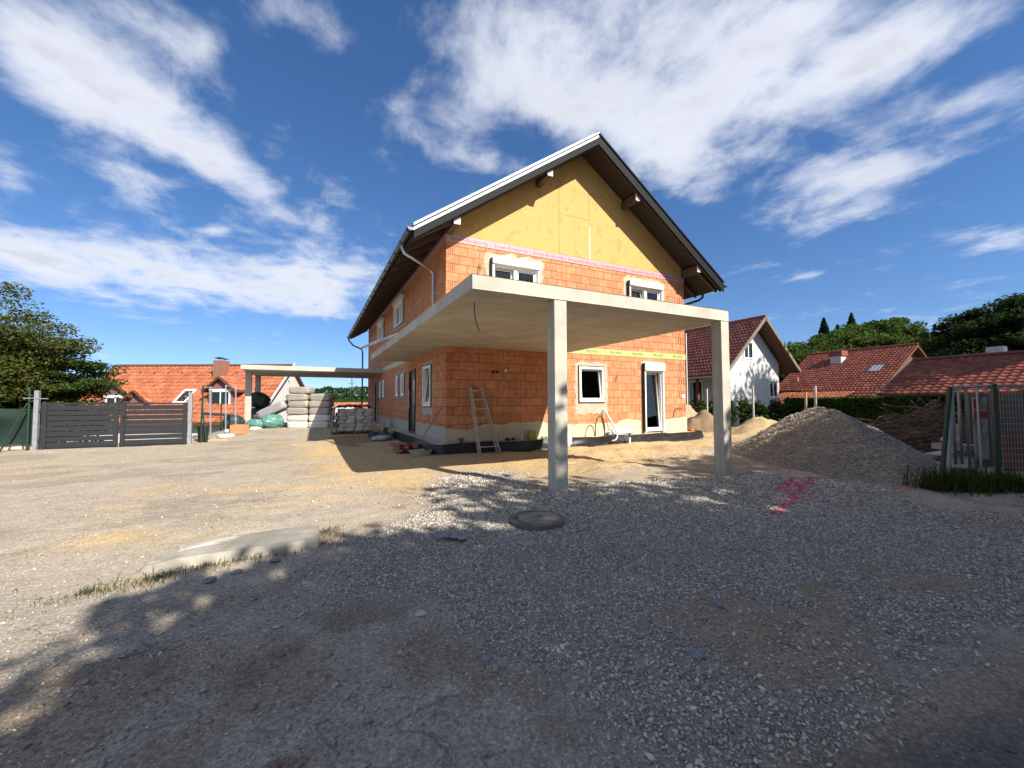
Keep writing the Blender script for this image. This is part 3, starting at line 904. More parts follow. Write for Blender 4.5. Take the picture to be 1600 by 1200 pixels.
xa = RIDGE_X - (9.59 - 8.3) / SL; xb = HW - xa
for pts in ([(xa, 8.3), (xb, 8.3), (RIDGE_X, 9.58)], [(0, ZT), (3.73, ZT), (3.73, 8.3), (xa, 8.3), (0, under(0))], [(3.73, ZT), (4.325, ZT), (4.325, 7.42), (3.73, 7.42)],
            [(4.325, ZT), (4.92, ZT), (4.92, 7.42), (4.325, 7.42)], [(3.73, 7.42), (4.92, 7.42), (4.92, 8.3), (3.73, 8.3)], [(4.92, ZT), (HW, ZT), (HW, under(HW)), (xb, 8.3), (4.92, 8.3)]):
    MB().prism(shrink(pts), on_front, -0.03, 0.012).build('gable_board', 'gable_board', house)
MB().prism([(4.905, 6.11), (4.945, 6.11), (4.94, 7.2), (4.915, 7.2)], on_front, 0.0125, 0.018).build('foam_joint', 'white_plastic', house)
mb = MB()
for (x, z) in ((1.9, 6.9), (2.5, 7.2), (3.1, 6.7), (5.6, 7.0), (6.3, 6.6), (4.2, 8.6), (7.0, 6.9), (5.3, 7.8), (3.2, 7.6), (7.6, 6.4)):
    mb.prism([(x + 0.035 * math.cos(a), z + 0.03 * math.sin(a)) for a in np.linspace(0, 2 * math.pi, 8)[:-1]], on_front, 0.0122, 0.0145)
tag(mb.build('screw_spots', 'grey_adhesive', house), kind='stuff')

# sealing tapes with their print


def font(name, body, size, m, parent, loc, rot, sx=1.0):
    cu = bpy.data.curves.new(name, 'FONT'); cu.body = body; cu.size = size; cu.align_x = 'LEFT'; cu.align_y = 'CENTER'; cu.resolution_u = 1; cu.space_character = 1.05
    cu.materials.append(MATS[m])
    tmp = bpy.data.objects.new(name, cu); COL.objects.link(tmp)
    dg = bpy.context.evaluated_depsgraph_get()
    me = bpy.data.meshes.new_from_object(tmp.evaluated_get(dg)); me.name = name       # letters as a plain mesh
    bpy.data.objects.remove(tmp, do_unlink=True); bpy.data.curves.remove(cu)
    if not me.materials: me.materials.append(MATS[m])
    o = link(name, me, parent); o.location = loc; o.rotation_euler = rot; o.scale = (sx, 1, 1)
    return tag(o, kind='stuff')


pt = MB().prism([(-0.012, 5.885), (HW + 0.012, 5.885), (HW + 0.012, 6.095), (-0.012, 6.095)], on_front, -0.01, 0.016).build('sealing_tape', 'pink_tape', house)
pt['label'] = 'pink printed sealing tape under the gable'
font('lettering', ' '.join(['Green-Krekorda |'] * 7), 0.19, 'pink_ink', pt, (0.1, -0.021, 5.985), (R(90), 0, 0), 0.86)
MB().prism([(0.017, 5.885), (HL, 5.885), (HL, 6.095), (0.017, 6.095)], on_left, -0.01, 0.014).build('sealing_tape', 'pink_tape', house)
gt = MB().prism([(3.89, 2.935), (HW + 0.01, 2.935), (HW + 0.01, 3.135), (3.89, 3.135)], on_front, -0.01, 0.013).build('sealing_tape', 'green_tape', house)
gt['label'] = 'pale green printed tape at ceiling level'
for i in range(5):
    font('lettering', 'PROFIX', 0.13, 'green_ink', gt, (4.75 + i * 0.98, -0.019, 3.035), (R(90), 0, 0), 1.1)
MB().prism([(4.84, 2.935), (11.09, 2.935), (11.09, 3.135), (4.84, 3.135)], on_left, -0.01, 0.013).build('sealing_tape', 'green_tape', house)

# rendered plinth with a ragged upper edge


def ragged(u0, u1, v, amp, seed, step=0.12):
    us = np.arange(u0, u1, step); n = fbm(us * 1.7, us * 0 + 3, seed, 4)
    pts = [(float(u), float(v + (k - 0.5) * amp)) for u, k in zip(us, n)]
    return pts + [(u1, v)]


def plinth(fn, u0, u1, v, amp, seed, m='render_coat'):
    top = ragged(u0, u1, v, amp, seed)
    MB().prism([(u0, ZP)] + top[:0] + top + [(u1, ZP)], fn, -0.005, 0.012 + seed * 0.0002).build('plinth_render', m, house)


plinth(on_front, -0.012, 7.06, 0.70, 0.26, 3); plinth(on_front, 8.21, HW + 0.01, 0.76, 0.2, 5)
plinth(on_left, 0.014, 3.50, 0.68, 0.12, 7, 'grey_adhesive'); plinth(on_left, 4.66, 12.5, 0.68, 0.12, 9, 'grey_adhesive')


def surround(fn, o_, out, seed, m='render_coat', bottom=None):
    a, b, c, d_ = o_
    n = 15
    per = lambda a, b, c, d_: [(a + (b - a) * i / n, c) for i in range(n)] + [(b, c + (d_ - c) * i / n) for i in range(n)] + [(b - (b - a) * i / n, d_) for i in range(n)] + [(a, d_ - (d_ - c) * i / n) for i in range(n)]
    inner = per(a - 0.002, b + 0.002, c - 0.002, d_ + 0.002)
    bo = bottom if bottom is not None else out
    outer = per(a - out, b + out, c - bo, d_ + out)
    r_ = np.random.default_rng(seed)
    outer = [(u + r_.uniform(-1, 1) * out * 0.3, v + r_.uniform(-1, 1) * out * 0.3) for u, v in outer]
    return MB().ring(inner, outer, fn, -0.005, 0.009 + 0.0003 * (seed % 7))


def window(fn, o_, seed, box=0.0, mull=False, tilt=0.0, name='window', proud=0.05, sur=0.11, m='white_plastic', sur_m='window_mortar', bottom=None, seal=0.03, fw=0.075, hinge='left', label=None):
    a, b, c, d_ = o_
    root = MB()
    # outer frame with a dark sealing strip round it
    top = d_ - box
    def rect(mb, u0, u1, v0, v1, t, w0, w1):
        mb.prism([(u0, v0), (u1, v0), (u1, v0 + t), (u0, v0 + t)], fn, w0, w1); mb.prism([(u0, v1 - t), (u1, v1 - t), (u1, v1), (u0, v1)], fn, w0, w1)
        mb.prism([(u0, v0 + t), (u0 + t, v0 + t), (u0 + t, v1 - t), (u0, v1 - t)], fn, w0, w1); mb.prism([(u1 - t, v0 + t), (u1, v0 + t), (u1, v1 - t), (u1 - t, v1 - t)], fn, w0, w1)
        return mb
    fr = rect(root, a + seal, b - seal, c + seal, top - (0.0 if box else seal), fw, -0.06, proud)
    if mull:
        mu = (a + b) / 2
        root.prism([(mu - 0.055, c + seal + fw), (mu + 0.055, c + seal + fw), (mu + 0.055, top - fw), (mu - 0.055, top - fw)], fn, -0.06, proud)
    win = root.build(name, m, house)
    if label: win['label'] = label
    rect(MB(), a + 0.002, b - 0.002, c + 0.002, top - 0.002, seal - 0.002, -0.055, proud - 0.012).build('seal', 'black_seal', win)
    if sur: surround(fn, o_, sur, seed, sur_m, bottom).build('mortar_surround', sur_m, win)
    lights = [(a + seal + fw, b - seal - fw)] if not mull else [(a + seal + fw, (a + b) / 2 - 0.055), ((a + b) / 2 + 0.055, b - seal - fw)]
    for k, (u0, u1) in enumerate(lights):
        v0, v1 = c + seal + fw, top - (0 if box else seal) - fw
        tl = tilt if k == 0 else 0.0
        def ft(u, v, w_, v0=v0, tl=tl): return fn(u, v, w_ - (v - v0) * tl)
        sb = rect(MB(), u0 + 0.004, u1 - 0.004, v0 + 0.004, v1 - 0.004, 0.05, -0.05, 0.0)
        sm = MB(); rect_t = [(u0 + .004, u1 - .004, v0 + .004, v0 + .054), (u0 + .004, u1 - .004, v1 - .054, v1 - .004), (u0 + .004, u0 + .054, v0 + .054, v1 - .054), (u1 - .054, u1 - .004, v0 + .054, v1 - .054)]
        for (p, q, r2, s2) in rect_t: sm.prism([(p, r2), (q, r2), (q, s2), (p, s2)], ft, -0.05, 0.012)
        sm.build('sash', m, win)
        MB().prism([(u0 + .05, v0 + .05), (u1 - .05, v0 + .05), (u1 - .05, v1 - .05), (u0 + .05, v1 - .05)], ft, -0.024, -0.016).build('pane', 'glass', win)
    if box:
        bx_ = MB().prism([(a + 0.0, top), (b, top), (b, d_), (a, d_)], fn, -0.06, 0.17).build('shutter_box', 'white_plastic', win, bevel=0.008)
        for u0, u1 in ((a + 0.005, a + 0.06), (b - 0.06, b - 0.005)):
            MB().prism([(u0, c), (u1, c), (u1, top - 0.002), (u0, top - 0.002)], fn, proud + 0.001, 0.12).build('guide_rail', 'white_plastic', win)
        if fn is on_front: MB().prism([(a - 0.03, c + 0.02), (a - 0.004, c + 0.02), (a - 0.004, d_ - 0.02), (a - 0.03, d_ - 0.02)], fn, 0.0, 0.125).build('side_seal', 'black_seal', win)
    return win


window(on_front, F_OPEN[0], 1, box=0.17, mull=True, tilt=0.10, sur=0.19, label='white upper window with shutter box, nearer the left corner')
window(on_front, F_OPEN[1], 2, box=0.17, mull=True, tilt=0.10, sur=0.17, label='white upper window with shutter box, nearer the right corner')
window(on_front, F_OPEN[2], 3, tilt=0.10, sur=0.12, bottom=0.36, label='white ground floor window tilted open on the sunny front')
window(on_front, F_OPEN[3], 4, box=0.26, tilt=0.07, sur=0.06, label='tall white terrace door with shutter box', name='terrace_door')
window(on_left, L_OPEN[0], 5, tilt=0.10, sur=0.10, sur_m='grey_adhesive', bottom=0.24, label='white window of the shaded side wall nearest the corner')
for i, (k, bm_) in enumerate(((2, 0.1), (3, 0.1), (4, 0.06), (5, 0.06))):
    window(on_left, L_OPEN[k], 6 + i, sur=0.07, sur_m='grey_adhesive', fw=0.06)
window(on_left, L_OPEN[7], 11, box=0.16, mull=True, sur=0.08, sur_m='grey_adhesive'); window(on_left, L_OPEN[8], 12, box=0.16, mull=True, sur=0.08, sur_m='grey_adhesive')
# entrance doors in the side wall
for (a, b, c, d_) in (L_OPEN[1], L_OPEN[6]):
    mb = MB()
    for (p, q, r2, s2) in ((a, a + .09, c, d_), (b - .09, b, c, d_), (a + .09, b - .09, d_ - .09, d_)): mb.prism([(p, r2), (q, r2), (q, s2), (p, s2)], on_left, -0.1, 0.03)
    dr = mb.build('front_door', 'black_seal', house)
    MB().prism([(a + .09, c), (b - .09, c), (b - .09, d_ - .09), (a + .09, d_ - .09)], on_left, -0.08, -0.03).build('door_leaf', 'dark_door', dr)
    MB().prism([(a + .2, c + 1.0), (a + .45, c + 1.0), (a + .45, d_ - .35), (a + .2, d_ - .35)], on_left, -0.029, -0.022).build('pane', 'glass', dr)
    mb = MB().tube([(-0.06, b - .2, c + .8), (-0.06, b - .2, c + 1.5)], 0.016, 8); mb.tube([(0.03, b - .2, c + .9), (-0.06, b - .2, c + .9)], .01, 6); mb.tube([(0.03, b - .2, c + 1.4), (-0.06, b - .2, c + 1.4)], .01, 6)
    mb.build('handle', 'zinc', dr)
    MB().prism([(a - .05, c - .03), (b + .05, c - .03), (b + .05, c), (a - .05, c)], on_left, -0.1, 0.06).build('sill', 'zinc', dr)

# roof
roof_l = lambda x, dz: 9.59 - SL * abs(x - RIDGE_X) + dz
EX0, EX1, EY0, EY1 = -1.087, HW + 1.087, -0.887, HL + 0.95


def slope(mb, x0, x1, y0, y1, d0, d1):
    mb.add([(x0, y0, roof_l(x0, d0)), (x1, y0, roof_l(x1, d0)), (x1, y1, roof_l(x1, d0)), (x0, y1, roof_l(x0, d0)), (x0, y0, roof_l(x0, d1)), (x1, y0, roof_l(x1, d1)), (x1, y1, roof_l(x1, d1)), (x0, y1, roof_l(x0, d1))],
           [(0, 3, 2, 1), (4, 5, 6, 7), (0, 1, 5, 4), (1, 2, 6, 5), (2, 3, 7, 6), (3, 0, 4, 7)])


mb = MB(); slope(mb, EX0, RIDGE_X, EY0 + 0.03, EY1, 0.0, 0.05); slope(mb, RIDGE_X, EX1, EY0 + 0.03, EY1, 0.0, 0.05)
mb.build('soffit_boards', 'dark_wood', house)
mb = MB(); slope(mb, EX0 - .03, RIDGE_X, EY0 + .02, EY1, 0.203, 0.235); slope(mb, RIDGE_X, EX1 + .03, EY0 + .02, EY1, 0.203, 0.235)
roof = mb.build('roof', 'roof_metal', house)
mb = MB(); slope(mb, EX0, RIDGE_X, EY0, EY0 + 0.03, -0.13, 0.2); slope(mb, RIDGE_X, EX1, EY0, EY0 + 0.03, -0.13, 0.2)
slope(mb, EX0, RIDGE_X, EY0 + .03, EY1, 0.05, 0.2); slope(mb, RIDGE_X, EX1, EY0 + .03, EY1, 0.05, 0.2)
mb.build('verge_board', 'anthracite', roof)
# verge flashing: two stepped strips of sheet metal, leaning back a little
mb = MB()
for (lo, hi, y_lo, y_hi) in ((0.07, 0.155, -0.022, -0.016), (0.185, 0.26, -0.045, -0.035)):
    mb.add([(EX0 - .02, EY0 + y_lo, roof_l(EX0 - .02, lo)), (RIDGE_X, EY0 + y_lo, roof_l(RIDGE_X, lo)), (RIDGE_X, EY0 + y_hi, roof_l(RIDGE_X, hi)), (EX0 - .02, EY0 + y_hi, roof_l(EX0 - .02, hi)),
            (EX0 - .02, EY0 + y_hi + .12, roof_l(EX0 - .02, hi + .02)), (RIDGE_X, EY0 + y_hi + .12, roof_l(RIDGE_X, hi + .02))], [(0, 1, 2, 3), (3, 2, 5, 4)])
mb.build('verge_flashing', 'roof_metal', roof)
mb = MB()
for (lo, hi, y_lo, y_hi) in ((0.20, 0.26, -0.045, -0.035),):
    mb.add([(EX1 + .02, EY0 + y_lo, roof_l(EX1 + .02, lo)), (RIDGE_X, EY0 + y_lo, roof_l(RIDGE_X, lo)), (RIDGE_X, EY0 + y_hi, roof_l(RIDGE_X, hi)), (EX1 + .02, EY0 + y_hi, roof_l(EX1 + .02, hi)),
            (EX1 + .02, EY0 + y_hi + .12, roof_l(EX1 + .02, hi + .02)), (RIDGE_X, EY0 + y_hi + .12, roof_l(RIDGE_X, hi + .02))], [(0, 1, 2, 3), (3, 2, 5, 4)])
mb.build('verge_flashing', 'gutter_metal', roof)
MB().tube([(RIDGE_X, EY0 - .03, 9.83), (RIDGE_X, EY1, 9.83)], 0.06, 8).build('ridge_cap', 'gutter_metal', roof)

# purlins with pale end caps, rafters under the eaves
for x in (0.07, 2.95, HW - 2.95, HW - 0.07):
    zt = min(under(x - 0.09), under(x + 0.09)) - 0.003
    pu = MB().box(x - 0.085, x + 0.085, -0.74, -0.0135, zt - 0.24, zt).build('purlin', 'beam_wood', house)
    MB().box(x - 0.09, x + 0.09, -0.765, -0.741, zt - 0.245, zt - 0.02).build('end_cap', 'beam_end', pu)
for i in range(21):
    y = -0.62 + i * 0.9
    for sgn in (0, 1):
        x0, x1 = (EX0 + 0.04, -0.03) if sgn == 0 else (EX1 - 0.04, HW + 0.03)
        mb = MB()
        for (p, q) in ((x0, x1),):
            za, zb = under(p), under(q)
            mb.add([(p, y, za - .10), (q, y, zb - .19), (q, y + .09, zb - .19), (p, y + .09, za - .10), (p, y, za - .002), (q, y, zb - .002), (q, y + .09, zb - .002), (p, y + .09, za - .002)],
                   [(0, 3, 2, 1), (4, 5, 6, 7), (0, 1, 5, 4), (1, 2, 6, 5), (2, 3, 7, 6), (3, 0, 4, 7)])
        mb.build('rafter', 'beam_wood' if i % 1 == 0 else 'dark_wood', house)
# barge rafter under the front overhang
for s_ in (0, 1):
    p, q = (EX0 + .05, RIDGE_X) if s_ == 0 else (EX1 - .05, RIDGE_X)
    a = Vector((p, -0.80, under(p) - .075)); b = Vector((q, -0.80, under(q) - .075))
    MB().bar(a, b, 0.08, 0.14, (-SL if s_ == 0 else SL, 0, 1)).build('barge_rafter', 'dark_wood', house)


def half_round(x, y0, y1, z, r_=0.075, n=9):
    mb = MB(); ang = np.linspace(math.pi, 2 * math.pi, n)
    vs = [(x + rr * math.cos(a), y, z + rr * math.sin(a)) for y in (y0, y1) for rr in (r_, r_ - .006) for a in ang]
    f = []
    for i in range(n - 1):
        f += [(i, i + 1, 2 * n + i + 1, 2 * n + i), (n + i, 3 * n + i, 3 * n + i + 1, n + i + 1)]
    mb.add(vs, f)
    for y in (y0, y1):
        mb.prism([(x + r_ * math.cos(a), z + r_ * math.sin(a)) for a in ang], lambda u, v, w_, y=y: (u, y + w_, v), -0.004, 0.004)
    mb.tube([(x - r_, y0, z + .004), (x - r_, y1, z + .004)], .012, 6)
    return mb


gz = roof_l(EX0, 0.12)
gut = half_round(EX0 - .085, EY0 - .03, EY1 + .02, gz).build('gutter', 'gutter_metal', house)
mb = MB()
for i in range(22):
    y = EY0 + .1 + i * .87
    mb.tube([(EX0 - .085 + .085 * math.cos(a), y, gz + .085 * math.sin(a)) for a in np.linspace(math.pi, 2 * math.pi, 7)] + [(EX0 + .15, y, gz + .12)], .011, 5)
tag(mb.build('gutter_brackets', 'gutter_metal', gut), kind='stuff')
half_round(EX1 + .085, EY0 - .03, EY1 + .02, gz).build('gutter', 'gutter_metal', house)
dp = MB().tube([(-1.17, 0.16, gz - .05), (-1.17, 0.16, gz - .17), (-1.10, .22, gz - .26), (-.20, .92, gz - .36), (-.09, 1.0, gz - .46), (-.085, 1.0, gz - .60), (-.085, 1.0, 3.125)], .042, 12).build('downpipe', 'zinc', house, smooth=True)
MB().tube([(-.085, 1.0, 4.62), (-.085, .80, 4.60), (0.0, .70, 4.60)], .012, 6).build('clamp', 'zinc', dp)
MB().tube([(-1.17, 17.9, gz - .05), (-1.17, 17.9, gz - .2), (-.9, 17.75, gz - .55), (-.4, 17.5, gz - .8), (-.33, 17.45, gz - 1.0), (-.33, 17.45, .1)], .05, 10).build('downpipe', 'gutter_metal', house, smooth=True)
MB().tube([(EX1 + .085, .1, gz - .05), (EX1 + .085, .1, gz - .2), (EX1 - .05, .16, gz - .32), (HW + .2, .55, gz - .62), (HW + .09, .6, gz - .75), (HW + .09, .6, .3)], .045, 10).build('downpipe', 'gutter_metal', house, smooth=True)
MB().tube([(HW + .03, -.035, 1.2), (HW + .03, -.035, 3.95)], .017, 8).build('conduit', 'white_plastic', house)
MB().box(9.08, 9.24, -.03, 0.003, 1.50, 1.64).build('junction_box', 'white_plastic', house)
# loose cables and slots in the bricks
mb = MB()
for pts in ([(5.95, -.01, 2.05), (5.97, -.03, 2.2), (5.98, -.04, 2.28), (6.02, -.04, 2.15), (6.06, -.03, 2.1)], [(8.62, -.01, .78), (8.66, -.04, 1.0), (8.7, -.05, 1.12), (9.1, -.04, 1.13)],
            [(0.93, -.01, 5.0), (.96, -.03, 5.25), (.99, -.04, 5.4), (1.03, -.04, 5.25), (1.05, -.03, 5.2)], [(6.0, -.01, 4.55), (6.03, -.03, 4.9), (6.06, -.04, 5.05), (6.12, -.03, 4.95), (6.13, -.01, 4.5)]):
    mb.tube(pts, .009, 6)
tag(mb.build('loose_cables', 'black_seal', house), kind='stuff')
for x in (1.42, 1.55, 1.82):
    mb = MB().lathe((0, 0, 0), [(.035, 0), (.045, .015), (.04, .03)], 10)
    mb.v = [(x + p[0], -.004 - p[2], 2.25 + p[1] + (.05 if x > 1.7 else 0)) for p in mb.v]
    mb.build('socket_hole', 'black_seal' if x < 1.7 else 'white_plastic', house)

# footing ledge and black foil standing round the base
mb = MB().box(-0.26, HW + 0.24, -0.26, HL, -0.4, ZP - .006)
mb.build('footing', 'render_coat', house)


def foil(path, seed, zt=ZP + .015):
    r_ = np.random.default_rng(seed); P_ = []
    for (a, b) in zip(path[:-1], path[1:]):
        n = max(2, int(math.hypot(b[0] - a[0], b[1] - a[1]) / 0.11))
        P_ += [(a[0] + (b[0] - a[0]) * i / n, a[1] + (b[1] - a[1]) * i / n) for i in range(n)]
    P_.append(path[-1])
    arr = np.array(P_); d_ = np.gradient(arr, axis=0); nrm = np.stack([d_[:, 1], -d_[:, 0]], -1); nrm /= np.linalg.norm(nrm, axis=1)[:, None] + 1e-9
    s = np.cumsum(np.hypot(*d_.T)); V = []; lev = 7
    for j in range(lev):
        t = j / (lev - 1)
        wv = (fbm(s * 1.1, s * 0 + j * 0.35, seed, 3) - 0.5) * 0.17 + (fbm(s * 4, s * 0 + j * .8, seed + 1, 2) - .5) * .05
        top = zt + (fbm(s * 0.9, s * 0, seed + 2, 3) - 0.5) * 0.09
        xy = arr + nrm * (wv + 0.05 * (1 - t))[:, None]
        zz = -0.18 + (top + 0.18) * t
        V.append(np.concatenate([xy, zz[:, None]], 1))
    V = np.array(V); n = len(arr); I = np.arange(lev * n).reshape(lev, n)
    F = np.stack([I[:-1, :-1], I[:-1, 1:], I[1:, 1:], I[1:, :-1]], -1).reshape(-1, 4)
    return fast_mesh('base_foil', V.reshape(-1, 3), F, 'membrane', True)


link('base_foil', foil([(-0.40, 9.3), (-0.40, 1.2), (-0.55, -0.1), (-0.25, -0.48), (4.0, -0.38), (HW + 0.33, -0.40), (HW + 0.38, 0.9), (HW + .34, 4)], 3), house)

# ------------------------------------------------------------------ concrete canopies
S0, S1 = 2.918, 3.124
can = thing('concrete_canopy', 'L-shaped concrete canopy slab on two square columns before the brick house', 'canopy', (1.26, -3, 0))
mb = MB().prism([(-1.365, -5.69), (3.885, -5.69), (3.885, -0.016), (-0.016, -0.016), (-0.016, 4.83), (-1.365, 4.83)], lambda u, v, w_: (u, v, w_), S0, S1)
mb.build('slab', 'concrete', can, bevel=0.008)
for (x0, x1) in ((-0.06, 0.162), (3.662, 3.884)):
    MB().box(x0, x1, -5.688, -5.468, -0.15, S0 - .002).build('column', 'concrete', can, bevel=0.014)
MB().tube([(-1.05, -4.95, S0), (-1.05, -4.94, S0 - .12), (-1.03, -4.93, S0 - .24), (-.98, -4.9, S0 - .36), (-.93, -4.87, S0 - .42)], .008, 6).build('lamp_cable', 'black_seal', can)
can2 = thing('concrete_canopy', 'flat concrete carport slab on columns behind the stacked building material', 'canopy', (-3.1, 14, 0))
MB().box(-6.21, -0.016, 11.1, 16.6, 2.905, 3.11).build('slab', 'concrete', can2, bevel=0.008)
MB().box(-6.19, -5.93, 12.5, 12.76, -.1, 2.903).build('column', 'concrete', can2, bevel=0.012)
MB().box(-6.19, -5.93, 16.3, 16.56, -.8, 2.903).build('column', 'concrete', can2, bevel=0.012)
tag(MB().tube([(-1.20, -.35, 3.168), (-1.55, 1.5, 3.168), (-1.84, 3.19, 3.168)], .042, 12).build('metal_tube', 'zinc', smooth=True), 'shiny metal tube lying over the edge of the canopy slab', 'pipe')

# ------------------------------------------------------------------ trees and hedges
def leaf_mesh(name, C, size, m, flat=0.0, aspect=1.7):
    """one small folded quad per point in C"""
    n = len(C)
    a = rng.random(n) * 2 * np.pi
    el = (rng.random(n) - 0.5) * np.pi * (1 - flat) + (rng.random(n) - 0.5) * 0.5
    d1 = np.stack([np.cos(a) * np.cos(el), np.sin(a) * np.cos(el), np.sin(el)], -1)
    t = rng.normal(size=(n, 3)); t[:, 2] *= (1 - flat * 0.8)
    d2 = np.cross(d1, np.cross(t, d1)); d2 /= np.linalg.norm(d2, axis=1)[:, None] + 1e-9
    s = (size * (0.6 + 0.8 * rng.random(n)))[:, None]
    V = np.stack([C - d1 * s * aspect / 2, C + d2 * s * 0.5, C + d1 * s * aspect / 2, C - d2 * s * 0.5], 1)
    return fast_mesh(name, V.reshape(-1, 3), np.arange(4 * n).reshape(n, 4), m)


def crown_points(n, clumps, rx, ry, rz, cz, clump_r, flat=1.0, hollow=0.45, seed=0, lean=(0, 0)):
    r_ = np.random.default_rng(seed)
    u = r_.normal(size=(clumps, 3)); u /= np.linalg.norm(u, axis=1)[:, None]
    rad = hollow + (1 - hollow) * r_.random(clumps) ** 0.6
    c = u * rad[:, None] * np.array([rx, ry, rz]); c[:, 2] += cz
    c[:, 0] += lean[0] * (c[:, 2] - cz); c[:, 1] += lean[1] * (c[:, 2] - cz)
    cr = clump_r * (0.55 + 0.9 * r_.random(clumps))
    k = r_.integers(0, clumps, n)
    o = r_.normal(size=(n, 3)); o *= (np.minimum(1, 1.9 / (np.linalg.norm(o, axis=1) + 1e-6)))[:, None] * 0.5; o[:, 2] *= 0.62 * flat
    return c[k] + o * cr[k][:, None], c


def trunk(h, r0, limbs, seed, spread, top):
    r_ = np.random.default_rng(seed); mb = MB()
    pts = [(r_.uniform(-.06, .06) * i, r_.uniform(-.06, .06) * i, h * i / 5) for i in range(6)]
    mb.tube([(0, 0, -.6)] + pts, [r0 * 1.35] + [r0 * (1 - 0.55 * i / 5) for i in range(6)], 9)
    for k in range(limbs):
        a = 2 * math.pi * k / limbs + r_.uniform(-.4, .4); t = r_.uniform(0.45, 1.0); b = Vector(pts[min(5, int(t * 5))])
        e = Vector((math.cos(a) * spread * r_.uniform(.45, .85), math.sin(a) * spread * r_.uniform(.45, .85), top * r_.uniform(.55, .95)))
        mid = (b + e) / 2 + Vector((0, 0, -0.12 * (e - b).length))
        mb.tube([b, mid, e], [r0 * .42, r0 * .26, r0 * .07], 6)
    return mb


def tree_thing(name, label, group, loc, crown_me, trunk_me, rot=0.0, sc=(1, 1, 1), cat='tree'):
    t = thing(name, label, cat, (0, 0, 0), group)
    for nm, me in (('crown', crown_me), ('trunk', trunk_me)):
        o = bpy.data.objects.new(nm, me); COL.objects.link(o); o.parent = t
    t.location = loc; t.rotation_euler = (0, 0, rot); t.scale = sc
    return t


# the two garden trees left of the gate
P_, _ = crown_points(90000, 330, 3.9, 3.2, 3.3, 3.0, 0.85, 0.55, 0.25, 101)
cm = leaf_mesh('crown', P_, 0.07, 'leaf_olive', 0.6)
tree_thing('garden_tree', 'broad reddish olive tree at the left edge behind the fence', 'garden trees by the gate', (-15.9, 12.6, -0.9), cm, trunk(2.0, .2, 9, 1, 3.2, 4.6).mesh('trunk', 'bark'), 0.4, (1, 1, 1.16))
P_, _ = crown_points(60000, 240, 2.6, 2.4, 2.8, 2.5, 0.68, 0.45, 0.25, 103)
cm = leaf_mesh('crown', P_, 0.07, 'leaf_green', 0.6)
tree_thing('garden_tree', 'fresh green layered tree right of the olive one, behind the gate', 'garden trees by the gate', (-14.0, 14.2, -1.4), cm, trunk(2.0, .16, 9, 2, 2.3, 4.3).mesh('trunk', 'bark'), 1.0, (1, 1, 1.1))

# trees across the road, behind the camera: they shade the forecourt
P_, _ = crown_points(15000, 120, 3.4, 3.2, 3.3, 0, 1.0, 0.8, 0.25, 105)
shade_a = leaf_mesh('crown', P_, 0.17, 'leaf_forest', 0.3)
P_, _ = crown_points(15000, 110, 3.2, 3.4, 3.6, 0, 1.1, 0.8, 0.25, 107)
shade_b = leaf_mesh('crown', P_, 0.17, 'leaf_forest', 0.3)
tk = trunk(7.0, .24, 8, 5, 2.4, 10).mesh('trunk', 'bark')
SHADE = [(0.0, -17.0, 4.7, 1.0, 0), (4.2, -17.3, 6.15, 1.0, 1), (8.6, -17.0, 6.9, 1.0, 0), (13.4, -17.0, 7.4, 1.1, 1), (2.6, -16.4, 3.4, 0.9, 1), (7.0, -16.2, 4.0, 0.9, 0), (11.3, -16.0, 3.8, 1.0, 1), (17.8, -16.0, 7.4, 1.2, 0), (28.9, -10.5, 13.0, 1.1, 1)]
for i, (x, y, z, s, k) in enumerate(SHADE):
    t = thing('roadside_tree', 'leafy roadside tree across the road behind the viewer', 'tree', (0, 0, 0), 'trees across the road')
    o = bpy.data.objects.new('crown', shade_b if k else shade_a); COL.objects.link(o); o.parent = t; o.location = (0, 0, z); o.scale = (s, s, s); o.rotation_euler = (0, 0, i * 1.3)
    o = bpy.data.objects.new('trunk', tk); COL.objects.link(o); o.parent = t; o.scale = (1, 1, max(0.5, z / 8.5))
    t.location = (x, y, 0)

# wood behind the red roofs
cms = []
for s_, m_, (rx, rz) in ((111, 'leaf_forest', (4.2, 4.6)), (113, 'leaf_forest', (5.2, 4.2)), (115, 'leaf_dark', (4.8, 5.2)), (119, 'leaf_forest', (3.6, 5.4))):
    P_, _ = crown_points(26000, 170, rx, rx, rz, 7.2, 1.15, 0.8, 0.4, s_)
    cms.append(leaf_mesh('crown', P_, 0.21, m_, 0.35))
ftk = trunk(5.5, .3, 8, 7, 3.4, 9).mesh('trunk', 'bark')


def conifer(seed, h=15, r=4.8, n=15000):
    r_ = np.random.default_rng(seed)
    t = r_.random(n) ** 0.62; z = h * (1 - t) * 0.98 + 0.3 + 0.0
    tier = (np.floor(z * 1.3) + 0.5) / 1.3; z = tier + (z - tier) * 0.9
    rad = r * (1 - z / h) * (0.25 + 0.75 * r_.random(n) ** 0.6) * (0.8 + 0.35 * r_.random(n))
    a = r_.random(n) * 2 * np.pi + np.floor(z * 1.3)
    return leaf_mesh('crown', np.stack([rad * np.cos(a), rad * np.sin(a), z - rad * 0.30], -1), 0.20, 'needle', 0.6, 2.2)


con = conifer(121); ctk = trunk(14, .22, 0, 9, 1, 1).mesh('trunk', 'bark')
